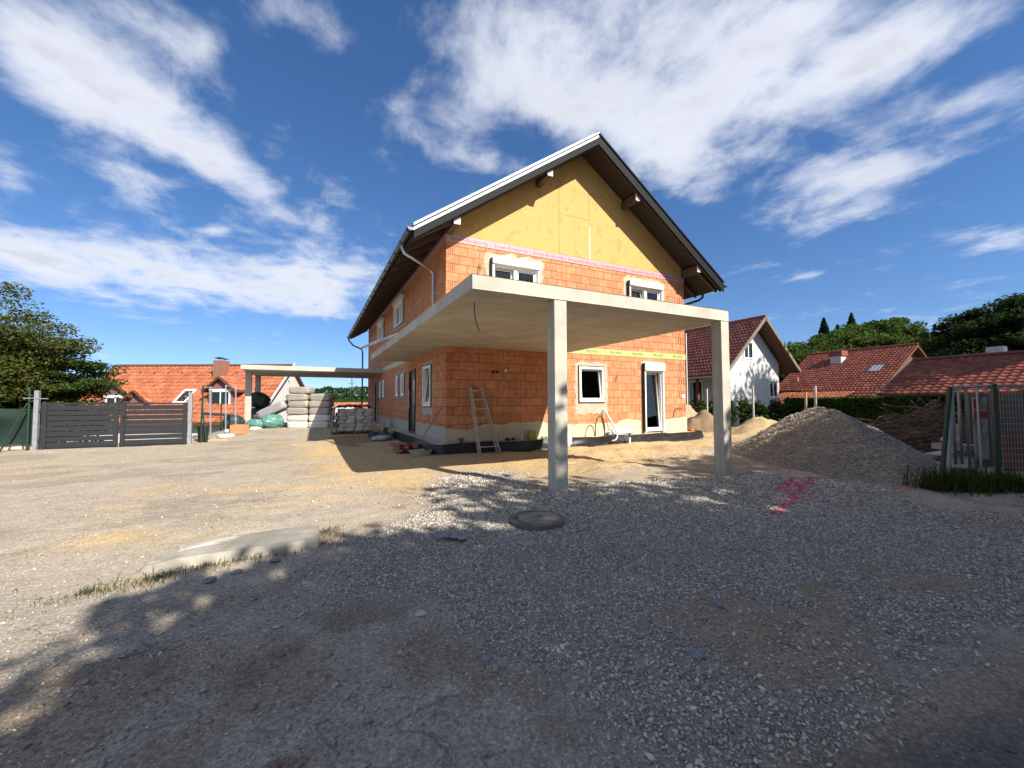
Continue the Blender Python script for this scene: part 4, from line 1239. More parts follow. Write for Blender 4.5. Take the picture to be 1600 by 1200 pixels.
# lateral position / depth as seen from the yard: x, y, scale, kind
WOOD = [(52.8, 28.1, 0.86, 0), (57.1, 23.7, 0.94, 1), (58.0, 21.1, 0.93, 0), (65.5, 21.7, 1.02, 3), (64.5, 17.7, 1.16, 0), (64.6, 15.5, 1.10, 3), (69.0, 15.5, 1.12, 0), (63.1, 11.9, 0.89, 1), (51.4, 13.2, 0.91, 1), (46.3, 14.7, 0.71, 1), (52.7, 10.4, 0.79, 1), (60.3, 8.8, 0.87, 1), (51.0, 4.5, 0.76, 2), (50.1, 2.7, 0.85, 2), (50.9, 1.1, 0.93, 2), (52.0, -0.6, 0.96, 2), (47.2, 4.3, 0.57, 2), (45.6, 18.4, 0.65, 0)]
PLACE = ['far left behind the white gable house', 'beside the right eave of the white house', 'left of the left fir', 'between the two taller firs', 'right of the right fir', 'forming the highest point of the wood', 'on the falling right flank of the wood', 'behind the gable end of the long red roof', 'in front of the firs', 'low behind the left end of the long red roof', 'low behind the middle of the long red roof', 'in the dip between the wood and the dark group', 'at the left of the dark group', 'second in the dark group', 'tallest in the dark group', 'cut by the right frame edge', 'low in front of the dark group', 'low behind the white house eave']
for i, (x, y, s, k) in enumerate(WOOD):
    tree_thing('wood_tree', ('dark green' if k == 2 else 'bright green' if k == 1 else 'mid green') + ' broadleaf tree ' + PLACE[i], 'trees of the wood on the right', (x, y, -0.5), cms[k], ftk, i * 1.7, (s, s, s * 0.93))
for i, (x, y, s, lb) in enumerate(((71.2, 25.5, 1.03, 'dark fir with pointed top, left one above the wood'), (75.2, 23.5, 1.08, 'dark fir with pointed top, right one above the wood'), (75.5, 25.6, 0.98, 'small dark fir between the two taller firs'))):
    tree_thing('fir_tree', lb, 'firs above the wood', (x, y, -0.5), con, ctk, i * 2.1, (s, s, s))

# small columnar thujas before the white house and the clipped hedge
P_, _ = crown_points(1500, 40, .30, .30, .66, .72, .22, 1.0, 0.4, 131)
tm = leaf_mesh('foliage', P_, .07, 'hedge_leaf', 0.1); ttk = MB().tube([(0, 0, -.1), (0, 0, .9)], [.04, .02], 6).mesh('stem', 'bark')
TH = [(17.0, 5.6), (17.75, 5.3), (18.6, 4.9), (19.4, 4.45), (20.2, 4.1), (21.0, 3.7), (21.8, 3.35), (16.3, 5.95)]
ords = ['first', 'second', 'third', 'fourth', 'fifth', 'sixth', 'seventh', 'eighth', 'ninth', 'tenth']
for i, (x, y) in enumerate(sorted(TH)):
    t = thing('thuja_shrub', 'small columnar thuja, %s from the left before the white house' % ords[i], 'shrub', (0, 0, 0), 'thuja row before the white house')
    for nm, me in (('foliage', tm), ('stem', ttk)):
        o = bpy.data.objects.new(nm, me); COL.objects.link(o); o.parent = t
    s = 1.02 + 0.18 * ((i * 7) % 5) / 4
    t.location = (x, y, -0.1); t.scale = (1.1, 1.1, s); t.rotation_euler = (0, 0, i)


def hedge(label, path, w_, h, n, seed, leaf=0.075):
    r_ = np.random.default_rng(seed); pts = []
    L_ = [math.dist(a, b) for a, b in zip(path[:-1], path[1:])]; tot_ = sum(L_)
    core = MB()
    for (a, b), l in zip(zip(path[:-1], path[1:]), L_):
        k = int(n * l / tot_); t = r_.random(k); face = r_.random(k)
        d_ = np.array([(b[0] - a[0]) / l, (b[1] - a[1]) / l]); nn = np.array([-d_[1], d_[0]])
        side = np.where(face < 0.4, -1, np.where(face < 0.55, 1, r_.uniform(-1, 1, k)))
        z = np.where(face < 0.55, r_.random(k) * h, h - 0.03 * r_.random(k))
        off = side * (w_ / 2 + (r_.random(k) - .6) * 0.1)
        xy = np.array(a) + d_ * (t * l)[:, None] + nn * off[:, None]
        pts.append(np.concatenate([xy, (z + (fbm(t * l * 2, t * 0, seed, 2) - .5) * .05)[:, None]], 1))
        core.bar((*a, h / 2 - .06), (*b, h / 2 - .06), w_ * .8, h - .14)
    hd = thing('clipped_hedge', label, 'hedge', (path[0][0], path[0][1], 0))
    link('foliage', leaf_mesh('foliage', np.concatenate(pts), leaf, 'hedge_leaf', 0.2), hd)
    core.build('branches', 'bark', hd)


hedge('long dark clipped hedge with flat bright top behind the gravel pile', [(23.6, 4.2), (19.2, -0.6), (15.0, -5.2), (16.6, -9.5)], 0.9, 1.50, 42000, 141)

# ------------------------------------------------------------------ tiled roofs
simple('tile_orange', (0.37, 0.115, 0.055), 0.75, var=0.2, scale=2.5, bump=0.1, island=0.2, tint=(0.43, 0.165, 0.085), tscale=1.2)
simple('tile_red', (0.21, 0.058, 0.036), 0.6, var=0.22, scale=2.5, bump=0.1, island=0.3, tint=(0.26, 0.082, 0.048), tscale=0.8)
simple('tile_brown', (0.185, 0.062, 0.046), 0.6, var=0.22, scale=2.5, bump=0.1, island=0.28)
simple('stucco_grey', (0.52, 0.515, 0.51), 0.9, var=0.05, bump=0.15)
simple('stucco_white', (0.55, 0.54, 0.52), 0.9, var=0.04, bump=0.1)
simple('cladding_purple', (0.20, 0.105, 0.10), 0.7, var=0.15, stretch=(2, 2, 12), bump=0.1)
simple('chimney_brick', (0.24, 0.12, 0.075), 0.85, var=0.3, scale=9, bump=0.3)
simple('house_wood', (0.13, 0.055, 0.03), 0.7, var=0.25, bump=0.1)
simple('verge_grey', (0.17, 0.14, 0.115), 0.7, bump=0.1)
simple('dim_room_tone', (0.03, 0.03, 0.032), 0.8, bump=0)


def tiles(e0, e1, r0, r1, course=0.34, wide=0.24, lift=0.045):
    """interlocking tiles between eave e0-e1 and ridge r0-r1, every tile its own little curved island"""
    e0, e1, r0, r1 = [np.array(p, float) for p in (e0, e1, r0, r1)]
    up = (r0 - e0); n = np.cross(e1 - e0, up); n /= np.linalg.norm(n)
    if n[2] < 0: n = -n
    rows = max(2, int(round(np.linalg.norm(up) / course))); wid = max(np.linalg.norm(e1 - e0), np.linalg.norm(r1 - r0)); cols_ = max(2, int(round(wid / wide)))
    prof = [(0.0, 0.10), (0.28, 0.0), (0.55, 0.25), (0.78, 1.0), (1.0, 0.35)]
    V = []; F = []
    for i in range(rows):
        t0, t1 = i / rows, min(1.0, (i + 1.12) / rows)
        for j in range(cols_):
            o = len(V); jit = rng.uniform(-.004, .004)
            for (t, hh) in ((t0, lift), (t1, 0.006)):
                a = e0 + (r0 - e0) * t; b = e1 + (r1 - e1) * t
                for (s, k) in prof:
                    V.append(a + (b - a) * ((j + s) / cols_) + n * (hh + jit + 0.045 * k))
            a = e0 + (r0 - e0) * t0; b = e1 + (r1 - e1) * t0
            for (s, k) in prof: V.append(a + (b - a) * ((j + s) / cols_) + n * (-0.005))
            for q in range(4):
                F.append((o + q, o + q + 1, o + 5 + q + 1, o + 5 + q)); F.append((o + 10 + q, o + 10 + q + 1, o + q + 1, o + q))
    return np.array(V), np.array(F)


def tile_part(name, quads, m, parent):
    Vs, Fs, o = [], [], 0
    for q in quads:
        V, F = tiles(*q); Vs.append(V); Fs.append(F + o); o += len(V)
    ob = link(name, fast_mesh(name, np.concatenate(Vs), np.concatenate(Fs), m, False), parent)
    tag(ob, kind='stuff')
    return ob


def plain_window(parent, c, ux, n, w_, h, m_frame='white_plastic', cross=True, depth=.06, name='window'):
    """framed window centred at c; ux = direction along the wall, n = outward"""
    c = Vector(c); ux = Vector(ux).normalized(); n = Vector(n).normalized(); uz = Vector((0, 0, 1))
    fn = lambda u, v, w__: tuple(c + ux * u + uz * v + n * w__)
    mb = MB(); t = .09
    for (a, b, p, q) in ((-w_ / 2, w_ / 2, -h / 2, -h / 2 + t), (-w_ / 2, w_ / 2, h / 2 - t, h / 2), (-w_ / 2, -w_ / 2 + t, -h / 2 + t, h / 2 - t), (w_ / 2 - t, w_ / 2, -h / 2 + t, h / 2 - t)):
        mb.prism([(a, p), (b, p), (b, q), (a, q)], fn, 0.001, depth)
    if cross:
        mb.prism([(-.035, -h / 2 + t), (.035, -h / 2 + t), (.035, h / 2 - t), (-.035, h / 2 - t)], fn, 0.001, depth * .8)
    wn = mb.build(name, m_frame, parent)
    MB().prism([(-w_ / 2 + t, -h / 2 + t), (w_ / 2 - t, -h / 2 + t), (w_ / 2 - t, h / 2 - t), (-w_ / 2 + t, h / 2 - t)], fn, 0.012, 0.02).build('pane', 'glass', wn)
    MB().prism([(-w_ / 2 + t, -h / 2 + t), (w_ / 2 - t, -h / 2 + t), (w_ / 2 - t, h / 2 - t), (-w_ / 2 + t, h / 2 - t)], fn, 0.002, 0.006).build('dark_room_sheet', 'dim_room_tone', wn)  # thin dark sheet behind the pane, its colour stands in for an unlit room
    return wn


# ---- white gable house on the right
wh = thing('white_house', 'pale grey gabled house with brown tiled roof behind the right column', 'house', (22.8, 10, 0))
wx0, wx1, wy0, wy1, wzE, wzA = 19.9, 25.7, 6.2, 16.5, 4.0, 6.55
wxm = 22.95
ws = (wzA - wzE) / (wx1 - wxm)
MB().prism([(wx0, -.4), (wx1, -.4), (wx1, wzE), (wxm, wzA), (wx0, wzA - ws * (wxm - wx0))], lambda u, v, w_: (u, wy0 + w_, v), 0, wy1 - wy0).build('wall', 'stucco_grey', wh)
MB().box(wx0 - .012, wx1 + .012, wy0 - .014, wy1, -.4, 1.2).build('plinth', 'stucco_white', wh)
ov = 2.0; el = wx0 - 1.1; er = wx1 + 0.9
zr = lambda x: wzA + .12 - ws * abs(x - wxm)
mb = MB()
for a, b in ((el, wxm), (wxm, er)):
    mb.add([(a, wy0 - .9, zr(a)), (b, wy0 - .9, zr(b)), (b, wy1, zr(b)), (a, wy1, zr(a)), (a, wy0 - .9, zr(a) + .14), (b, wy0 - .9, zr(b) + .14), (b, wy1, zr(b) + .14), (a, wy1, zr(a) + .14)],
           [(0, 3, 2, 1), (4, 5, 6, 7), (0, 1, 5, 4), (1, 2, 6, 5), (2, 3, 7, 6), (3, 0, 4, 7)])
rf = mb.build('roof', 'house_wood', wh)
tile_part('roof_tiles', [((el, wy0 - .95, zr(el) + .15), (el, wy1, zr(el) + .15), (wxm, wy0 - .95, zr(wxm) + .15), (wxm, wy1, zr(wxm) + .15)), ((er, wy0 - .95, zr(er) + .15), (er, wy1, zr(er) + .15), (wxm, wy0 - .95, zr(wxm) + .15), (wxm, wy1, zr(wxm) + .15))], 'tile_brown', rf)
MB().tube([(wxm, wy0 - .95, zr(wxm) + .2), (wxm, wy1, zr(wxm) + .2)], .1, 8).build('ridge_tiles', 'tile_brown', rf)
mb = MB()
for a, b in ((el, wxm), (er, wxm)): mb.bar((a, wy0 - .93, zr(a) + .08), (b, wy0 - .93, zr(b) + .08), .05, .2, (0, 0, 1))
mb.build('verge_board', 'verge_grey', rf)
half_round(el - .06, wy0 - .9, wy1, zr(el) + .08, .08).build('gutter', 'zinc', rf)
for x, z, w_, h in ((22.42, 4.72, .98, 1.15), (24.98, 2.2, .95, 1.2)): plain_window(wh, (x, wy0, z), (1, 0, 0), (0, -1, 0), w_, h)
for x, z, w_, h in ((22.42, 4.72, 1.2, 1.4), (24.98, 2.2, 1.15, 1.42)):
    mb = MB()
    for (a, b, p, q) in ((-w_ / 2, w_ / 2, -h / 2, -h / 2 + .11), (-w_ / 2, w_ / 2, h / 2 - .11, h / 2), (-w_ / 2, -w_ / 2 + .11, -h / 2 + .11, h / 2 - .11), (w_ / 2 - .11, w_ / 2, -h / 2 + .11, h / 2 - .11)): mb.box(x + a, x + b, wy0 - .02, wy0 - .001, z + p, z + q)
    mb.build('window_trim', 'stucco_white', wh)
for y, z, w_, h in ((8.2, 1.6, 1.1, 2.3), (12.0, 1.6, 1.1, 1.4)): plain_window(wh, (wx0, y, z), (0, 1, 0), (-1, 0, 0), w_, h, cross=False, name='side_window')
MB().bar((el + .25, wy0 + 1.2, 0), (el + .25, wy0 + 1.2, zr(el + .25)), .16, .16, (0, 1, 0)).build('porch_post', 'house_wood', wh)
MB().box(21.2, 21.9, 11.2, 11.9, 5.4, 7.4).build('chimney', 'tile_orange', wh)
MB().box(21.1, 22.0, 11.1, 12.0, 7.4, 7.5).build('chimney_cap', 'zinc', wh)

# ---- long red roof house, farther right
rh = thing('red_roof_house', 'long house with red tiled roof, white chimney and skylight beyond the hedge', 'house', (35, 6, 0))
RX, RZ, RY0, RY1, EXx, EZ = 36.6, 5.45, 2.6, 9.9, 31.0, 2.15
k_ = (RZ - EZ) / (RX - EXx)
MB().prism([(EXx + .7, -.5), (2 * RX - EXx - .7, -.5), (2 * RX - EXx - .7, EZ + .2), (RX, RZ - .2), (EXx + .7, EZ + .2)], lambda u, v, w_: (u, RY0 + .5 + w_, v), 0, RY1 - RY0 - .8).build('wall', 'house_wood', rh)
mb = MB()
for a, b in ((EXx, RX), (2 * RX - EXx, RX)):
    mb.add([(a, RY0, EZ - .12), (b, RY0, RZ - .12), (b, RY1, RZ - .12), (a, RY1, EZ - .12), (a, RY0, EZ), (b, RY0, RZ), (b, RY1, RZ), (a, RY1, EZ)], [(0, 3, 2, 1), (4, 5, 6, 7), (0, 1, 5, 4), (1, 2, 6, 5), (2, 3, 7, 6), (3, 0, 4, 7)])
x2, z2 = EXx - 1.2, EZ - 1.2 * k_
mb.add([(x2, RY0 + .1, z2 - .1), (EXx, RY0 + .1, EZ - .1), (EXx, 7.6, EZ - .1), (x2, 7.6, z2 - .1), (x2, RY0 + .1, z2), (EXx, RY0 + .1, EZ), (EXx, 7.6, EZ), (x2, 7.6, z2)], [(0, 3, 2, 1), (4, 5, 6, 7), (0, 1, 5, 4), (1, 2, 6, 5), (2, 3, 7, 6), (3, 0, 4, 7)])
rf = mb.build('roof', 'house_wood', rh)
tile_part('roof_tiles', [((EXx, RY0, EZ + .01), (EXx, RY1, EZ + .01), (RX, RY0, RZ + .01), (RX, RY1, RZ + .01)), ((x2, RY0 + .1, z2 + .01), (x2, 7.6, z2 + .01), (EXx + .1, RY0 + .1, EZ + .06), (EXx + .1, 7.6, EZ + .06))], 'tile_red', rf)
MB().tube([(RX, RY0, RZ + .08), (RX, RY1, RZ + .08)], .1, 8).build('ridge_tiles', 'tile_red', rf)
cz = RZ - 1.2
MB().box(34.7, 35.45, 6.6, 7.35, cz - 1.6, 5.0).build('chimney', 'stucco_white', rh)
MB().box(34.6, 35.55, 6.5, 7.45, 5.0, 5.4).build('chimney_cap', 'tile_red', rh)
mb = MB(); sx = 33.6; sz_ = EZ + (sx - EXx) * k_
mb.add([(sx - .5, 3.5, sz_ - .5 * k_ + .08), (sx + .5, 3.5, sz_ + .5 * k_ + .08), (sx + .5, 4.4, sz_ + .5 * k_ + .08), (sx - .5, 4.4, sz_ - .5 * k_ + .08)] + [(sx - .5, 3.5, sz_ - .5 * k_ - .1), (sx + .5, 3.5, sz_ + .5 * k_ - .1), (sx + .5, 4.4, sz_ + .5 * k_ - .1), (sx - .5, 4.4, sz_ - .5 * k_ - .1)],
       [(0, 1, 2, 3), (0, 4, 5, 1), (1, 5, 6, 2), (2, 6, 7, 3), (3, 7, 4, 0)])
sk = mb.build('skylight', 'gutter_metal', rh)
MB().add([(sx - .4, 3.6, sz_ - .4 * k_ + .09), (sx + .4, 3.6, sz_ + .4 * k_ + .09), (sx + .4, 4.3, sz_ + .4 * k_ + .09), (sx - .4, 4.3, sz_ - .4 * k_ + .09)], [(0, 1, 2, 3)]).build('pane', 'roof_metal', sk)
MB().lathe((32.3, 8.6, EZ + 1.3 * k_), [(.12, -.1), (.1, .25), (.02, .4)], 8).build('vent_pipe', 'tile_orange', rh)

# ---- nearer red roof behind the fence
nh = thing('red_roof_house', 'nearer low house with large red roof tiles above the hedge at right', 'house', (26, -5, 0))
RX, RZ, RY0, RY1, EXx, EZ = 25.9, 3.49, -13.0, -0.75, 21.9, 1.66
k_ = (RZ - EZ) / (RX - EXx)
MB().prism([(EXx + .6, -.5), (2 * RX - EXx - .6, -.5), (2 * RX - EXx - .6, EZ + .1), (RX, RZ - .2), (EXx + .6, EZ + .1)], lambda u, v, w_: (u, RY0 + .4 + w_, v), 0, RY1 - RY0 - .8).build('wall', 'stucco_grey', nh)
mb = MB()
for a, b in ((EXx, RX), (2 * RX - EXx, RX)):
    mb.add([(a, RY0, EZ - .12), (b, RY0, RZ - .12), (b, RY1, RZ - .12), (a, RY1, EZ - .12), (a, RY0, EZ), (b, RY0, RZ), (b, RY1, RZ), (a, RY1, EZ)], [(0, 3, 2, 1), (4, 5, 6, 7), (0, 1, 5, 4), (1, 2, 6, 5), (2, 3, 7, 6), (3, 0, 4, 7)])
rf = mb.build('roof', 'house_wood', nh)
tile_part('roof_tiles', [((EXx, RY0, EZ + .01), (EXx, RY1, EZ + .01), (RX, RY0, RZ + .01), (RX, RY1, RZ + .01), .34, .30)], 'tile_red', rf)
MB().tube([(RX, RY0, RZ + .08), (RX, RY1, RZ + .08)], .1, 8).build('ridge_tiles', 'tile_red', rf)
MB().box(28.3, 28.9, -3.4, -2.8, 2.0, 4.15).build('chimney', 'stucco_white', nh)
MB().bar((EXx - .02, RY1 + .02, EZ), (RX, RY1 + .02, RZ), .05, .14, (0, 0, 1)).build('verge_board', 'verge_grey', rf)
bh = thing('garden_shed', 'low orange roofed shed between the white house and the hedge', 'shed', (29, 6, 0))
MB().box(27.6, 30.4, 4.2, 8.2, -.4, 1.3).build('wall', 'house_wood', bh)
tile_part('roof_tiles', [((27.0, 3.8, 1.15), (27.0, 8.6, 1.15), (30.4, 3.8, 2.0), (30.4, 8.6, 2.0))], 'tile_orange', bh)
fh = thing('red_roof_house', 'distant red ridge with white chimney behind the nearer red roof', 'house', (34, -3, 0))
MB().box(32.6, 39.4, -7.6, -.6, -.4, 3.0).build('wall', 'stucco_grey', fh)
tile_part('roof_tiles', [((32, -8, 2.9), (32, -.2, 2.9), (36, -8, 4.35), (36, -.2, 4.35))], 'tile_red', fh)

# ---- orange roofed house below, behind the gate; its ridge runs along ax
lh = thing('orange_roof_house', 'orange tiled house with dormers on lower ground behind the gate', 'house', (-12, 26, -2.5))
ax = np.array([math.cos(YAW), -math.sin(YAW), 0]); ay = np.array([math.sin(YAW), math.cos(YAW), 0])
O0 = np.array([-3.287, -10.792, 0])
def LP(u, v, z): return tuple(O0 + ax * u + ay * v + np.array([0, 0, z]))      # u to the right, v deep
u0, u1, ve, vr, ze, zr_ = -31.0, -17.0, 27.0, 31.6, 0.05, 4.22
kk = (zr_ - ze) / (vr - ve)
mb = MB().prism([(ve + .5, -3.0), (2 * vr - ve - .5, -3.0), (2 * vr - ve - .5, ze + .4), (vr, zr_ - .15), (ve + .5, ze + .4)], lambda v, z, u: LP(u, v, z), u0 + .3, u1 - .3)
mb.build('wall', 'stucco_white', lh)
mb = MB()
for a, b in ((ve, vr), (2 * vr - ve, vr)):
    mb.prism([(a, ze - .15), (b, zr_ - .15), (b, zr_), (a, ze)], lambda v, z, u: LP(u, v, z), u0, u1)
rf = mb.build('roof', 'house_wood', lh)
tile_part('roof_tiles', [(LP(u0, ve, ze + .01), LP(u1, ve, ze + .01), LP(u0, vr, zr_ + .01), LP(u1, vr, zr_ + .01), .42, .36, .07)], 'tile_orange', rf)
MB().tube([LP(u0, vr, zr_ + .07), LP(u1, vr, zr_ + .07)], .11, 8).build('ridge_tiles', 'house_wood', rf)
mb = MB()
for i in range(14):
    u = u0 + .6 + i * 1.05; v = vr - .75; z = zr_ - .75 * kk
    mb.prism([(-.09, 0), (.09, 0), (0, .16)], lambda a, b, c, u=u, v=v, z=z: LP(u + a, v + c, z + .06 + b), -.02, .02)
tag(mb.build('snow_hooks', 'house_wood', rf), kind='stuff')
MB().prism([(ve - .05, ze - .1), (vr, zr_ + .06), (vr, zr_ + .26), (ve - .05, ze + .1)], lambda v, z, u: LP(u, v, z), u1, u1 + .06).build('verge_board', 'stucco_white', rf)


def dormer(uc, w_, vf, zs, za, label):
    """gabled dormer: front at depth vf, sill height zs, eave to apex za"""
    zE = za - w_ * .42
    vb = ve + (za - ze) / kk
    dm = MB().prism([(uc - w_ / 2, zs - .7), (uc + w_ / 2, zs - .7), (uc + w_ / 2, zE), (uc, za - .02), (uc - w_ / 2, zE)], lambda u, z, v: LP(u, v, z), vf, vb).build('dormer', 'cladding_purple', lh)
    e_ = .32
    for s_ in (-1, 1):
        a = uc + s_ * (w_ / 2 + e_); zz = zE - e_ * .84
        vb2 = ve + (zz - ze) / kk
        MB().add([LP(a, vf - .3, zz), LP(uc, vf - .3, za + .02), LP(uc, vb + .1, za + .02), LP(a, vb2 + .1, zz), LP(a, vf - .3, zz + .12), LP(uc, vf - .3, za + .14), LP(uc, vb + .1, za + .14), LP(a, vb2 + .1, zz + .12)],
                 [(0, 3, 2, 1), (4, 5, 6, 7), (0, 1, 5, 4), (1, 2, 6, 5), (2, 3, 7, 6), (3, 0, 4, 7)]).build('dormer_roof', 'house_wood', dm)
        V, F = tiles(LP(a, vf - .25, zz + .13), LP(a, vb2 + .1, zz + .13), LP(uc, vf - .25, za + .15), LP(uc, vb + .1, za + .15), .4, .36, .06)
        tag(link('dormer_tiles', fast_mesh('dormer_tiles', V, F, 'tile_orange'), dm), kind='stuff')
        # grey valley flashing on the main roof
        MB().bar(LP(uc + s_ * .15, vb + .15, za + .12), LP(a, vb2 + .12, zz + .14), .22, .03, (0, 0, 1)).build('valley_flashing', 'zinc', dm)
    return dm, zE




for (uc, w_, za, zs, win) in ((-20.31, 1.875, 3.08, 1.30, True), (-26.20, 1.607, 2.15, 1.05, False), (-27.63, 1.964, 2.75, .9, True)):
    vf = 28.3
    dm, zE = dormer(uc, w_ * .9, vf, zs, za, '')
    if win:
        plain_window(dm, LP(uc, vf, zs + .40), tuple(ax), tuple(-ay), 1.35, 1.05)
        MB().prism([(uc - .8, zs + .93), (uc + .8, zs + .93), (uc + .8, zs + 1.03), (uc - .8, zs + 1.03)], lambda u, z, v: LP(u, v, z), vf - .05, vf - .001).build('lintel', 'white_plastic', dm)
# skylight and chimney
v_ = ve + (1.7 - ze) / kk
uS = -23.27
def on_roof(du, dv, off): return LP(uS + du, v_ + dv, 1.7 + dv * kk + off)
mb = MB()
for (a, b, p, q) in ((-.42, .42, -.55, -.45), (-.42, .42, .45, .55), (-.42, -.33, -.45, .45), (.33, .42, -.45, .45)):
    mb.add([on_roof(a, p, .06), on_roof(b, p, .06), on_roof(b, q, .06), on_roof(a, q, .06), on_roof(a, p, .18), on_roof(b, p, .18), on_roof(b, q, .18), on_roof(a, q, .18)], [(0, 3, 2, 1), (4, 5, 6, 7), (0, 1, 5, 4), (1, 2, 6, 5), (2, 3, 7, 6), (3, 0, 4, 7)])
sk = mb.build('skylight', 'white_plastic', lh)
MB().add([on_roof(-.33, -.45, .13), on_roof(.33, -.45, .13), on_roof(.33, .45, .13), on_roof(-.33, .45, .13)], [(0, 1, 2, 3)]).build('pane', 'gutter_metal', sk)
uc = -22.01
MB().prism([(uc - .38, 2.4), (uc + .38, 2.4), (uc + .38, 4.55), (uc - .38, 4.55)], lambda u, z, v: LP(u, v, z), 30.3, 31.0).build('chimney', 'chimney_brick', lh)
mb = MB()
for d_ in (-.2, .25): mb.prism([(uc + d_ - .18, 4.72 if d_ < 0 else 4.66), (uc + d_ + .18, 4.78 if d_ < 0 else 4.68), (uc + d_ + .16, 4.82 if d_ < 0 else 4.72), (uc + d_ - .16, 4.76 if d_ < 0 else 4.7)], lambda u, z, v: LP(u, v, z), 30.4, 30.9); mb.bar(LP(uc + d_, 30.65, 4.5), LP(uc + d_, 30.65, 4.75), .04, .04, (1, 0, 0))
mb.build('chimney_cover', 'black_seal', lh)

# ---- far houses, wooded ridge and power mast in the gap
vh = thing('distant_house', 'distant low house with pale red roof beyond the carport', 'house', (-3, 34, -2))
mb = MB().prism([(46, -2.7), (54, -2.7), (54, .2), (50, 1.3), (46, .2)], lambda v, z, u: LP(u, v, z), -23.4, -16.4); mb.build('wall', 'stucco_white', vh)
tile_part('roof_tiles', [(LP(-24, 45.5, -.1), LP(-15.8, 45.5, -.1), LP(-24, 50, 1.35), LP(-15.8, 50, 1.35))], 'tile_orange', vh)
vh = thing('distant_house', 'distant white gable between the pallet and the brick house', 'house', (-2, 40, -2))
MB().prism([(-17.6, -2.7), (-14.4, -2.7), (-14.4, .1), (-16, .95), (-17.6, .1)], lambda u, z, v: LP(u, v, z), 43, 50).build('wall', 'stucco_white', vh)
mb = MB()
for s_ in (-1, 1): mb.prism([(-16 + s_ * 1.9, -.05), (-16, .98), (-16, 1.12), (-16 + s_ * 1.9, .1)], lambda u, z, v: LP(u, v, z), 42.6, 50)
mb.build('roof', 'tile_orange', vh)


def ridge_forest(name, label, u_a, u_b, v0, hz, n, seed, m='leaf_dark', leaf=2.2):
    r_ = np.random.default_rng(seed)
    u = r_.uniform(u_a, u_b, n); top = hz * (0.75 + 0.35 * fbm(u / 60.0 + 7, u * 0, seed, 4)) + 5 * fbm(u / 9.0, u * 0, seed + 5, 2)
    t = r_.random(n) ** 0.7; z = -4 + (top + 4) * t; v = v0 + 60 * t + r_.normal(size=n) * 3
    P_ = O0 + ax * u[:, None] + ay * v[:, None]; P_[:, 2] = z
    o = link(name, leaf_mesh(name, P_, leaf, m, 0.2, 1.3))
    tag(o, label, 'forest', kind='stuff')


ridge_forest('forest', 'far wooded ridge on the skyline', -900, 900, 380, 15, 60000, 151)
hl = np.linspace(-1500, 1500, 120)
V = []
for j, (v, f_) in enumerate(((300, 0), (370, .4), (460, 1.0), (700, 1.0))):
    for u in hl: V.append(LP(u, v, -4 + f_ * (14 * (0.75 + 0.35 * float(fbm(np.array([u / 60.0 + 7]), np.array([0.0]), 151, 4)[0])))))
V = np.array(V); I = np.arange(4 * 120).reshape(4, 120)
me = fast_mesh('hill', V, np.stack([I[:-1, :-1], I[:-1, 1:], I[1:, 1:], I[1:, :-1]], -1).reshape(-1, 4), 'leaf_dark', True)
tag(link('hills', me), kind='structure')
mb = MB(); b = np.array(LP(-165.9, 420, 0))
for s_ in (-1, 1): mb.bar(tuple(b + ax * s_ * 2.0 + [0, 0, 4]), tuple(b + [0, 0, 27]), .5, .5)
for z, l in ((17, 5), (21, 4)): mb.bar(tuple(b - ax * l + [0, 0, z]), tuple(b + ax * l + [0, 0, z]), .5, .5)
tag(mb.build('power_mast', 'zinc'), 'tiny lattice power mast on the far ridge', 'mast')
mb = MB(); pts = [(-24.0, 34.0, 2.15), (-15.0, 30.0, 1.75), (-9.5, 27.0, 1.75), (-8.0, 24.0, 1.9)]
mb.tube([LP(*p) for p in pts], .02, 5); tag(mb.build('overhead_cable', 'black_seal'), 'thin black cable hanging beyond the carport', 'cable')

# ------------------------------------------------------------------ gate and fences on the left
simple('gate_paint', (0.028, 0.029, 0.032), 0.45, metal=0.2, var=0.06, bump=0.02)
simple('galvanised', (0.36, 0.37, 0.39), 0.45, metal=0.6, var=0.15, bump=0.03)
simple('fence_green', (0.012, 0.042, 0.028), 0.5, var=0.1, bump=0.02)
simple('net_green', (0.005, 0.02, 0.013), 0.8, var=0.3, scale=7, bump=0.4, bscale=25)
simple('rough_stone', (0.36, 0.33, 0.28), 0.9, var=0.3, scale=9, bump=0.6, bscale=18, island=0.2)
simple('timber', (0.42, 0.30, 0.17), 0.75, var=0.2, bump=0.2, stretch=(1, 6, 6))
simple('ladder_wood', (0.44, 0.38, 0.30), 0.75, var=0.15, bump=0.1)
simple('white_sack', (0.50, 0.49, 0.46), 0.5, var=0.08, scale=6, bump=0.5, bscale=9)
simple('pack_white', (0.56, 0.54, 0.49), 0.35, var=0.08, scale=4, bump=0.5, bscale=7, tint=(0.62, 0.45, 0.28), tscale=5, tlo=.60, thi=.7)
simple('pack_brown_shaded', (0.32, 0.29, 0.245), 0.4, var=0.2, scale=3, bump=0.5, bscale=7, stretch=(1, 1, 5))  # slab shade put into the off-white wrap colour; also the brown wool top pack
simple('board_pack', (0.30, 0.28, 0.29), 0.35, var=0.1, bump=0.2, bscale=8, tint=(0.42, 0.33, 0.34), tscale=3, tlo=.55, thi=.7)
simple('green_foil', (0.085, 0.22, 0.18), 0.32, var=0.25, scale=6, bump=0.8, bscale=7, spec=0.6)
simple('dark_tarp', (0.022, 0.045, 0.045), 0.4, var=0.25, bump=0.6, bscale=8)
simple('blue_foil', (0.02, 0.028, 0.05), 0.3, var=0.3, bump=0.7, bscale=9, spec=0.6)
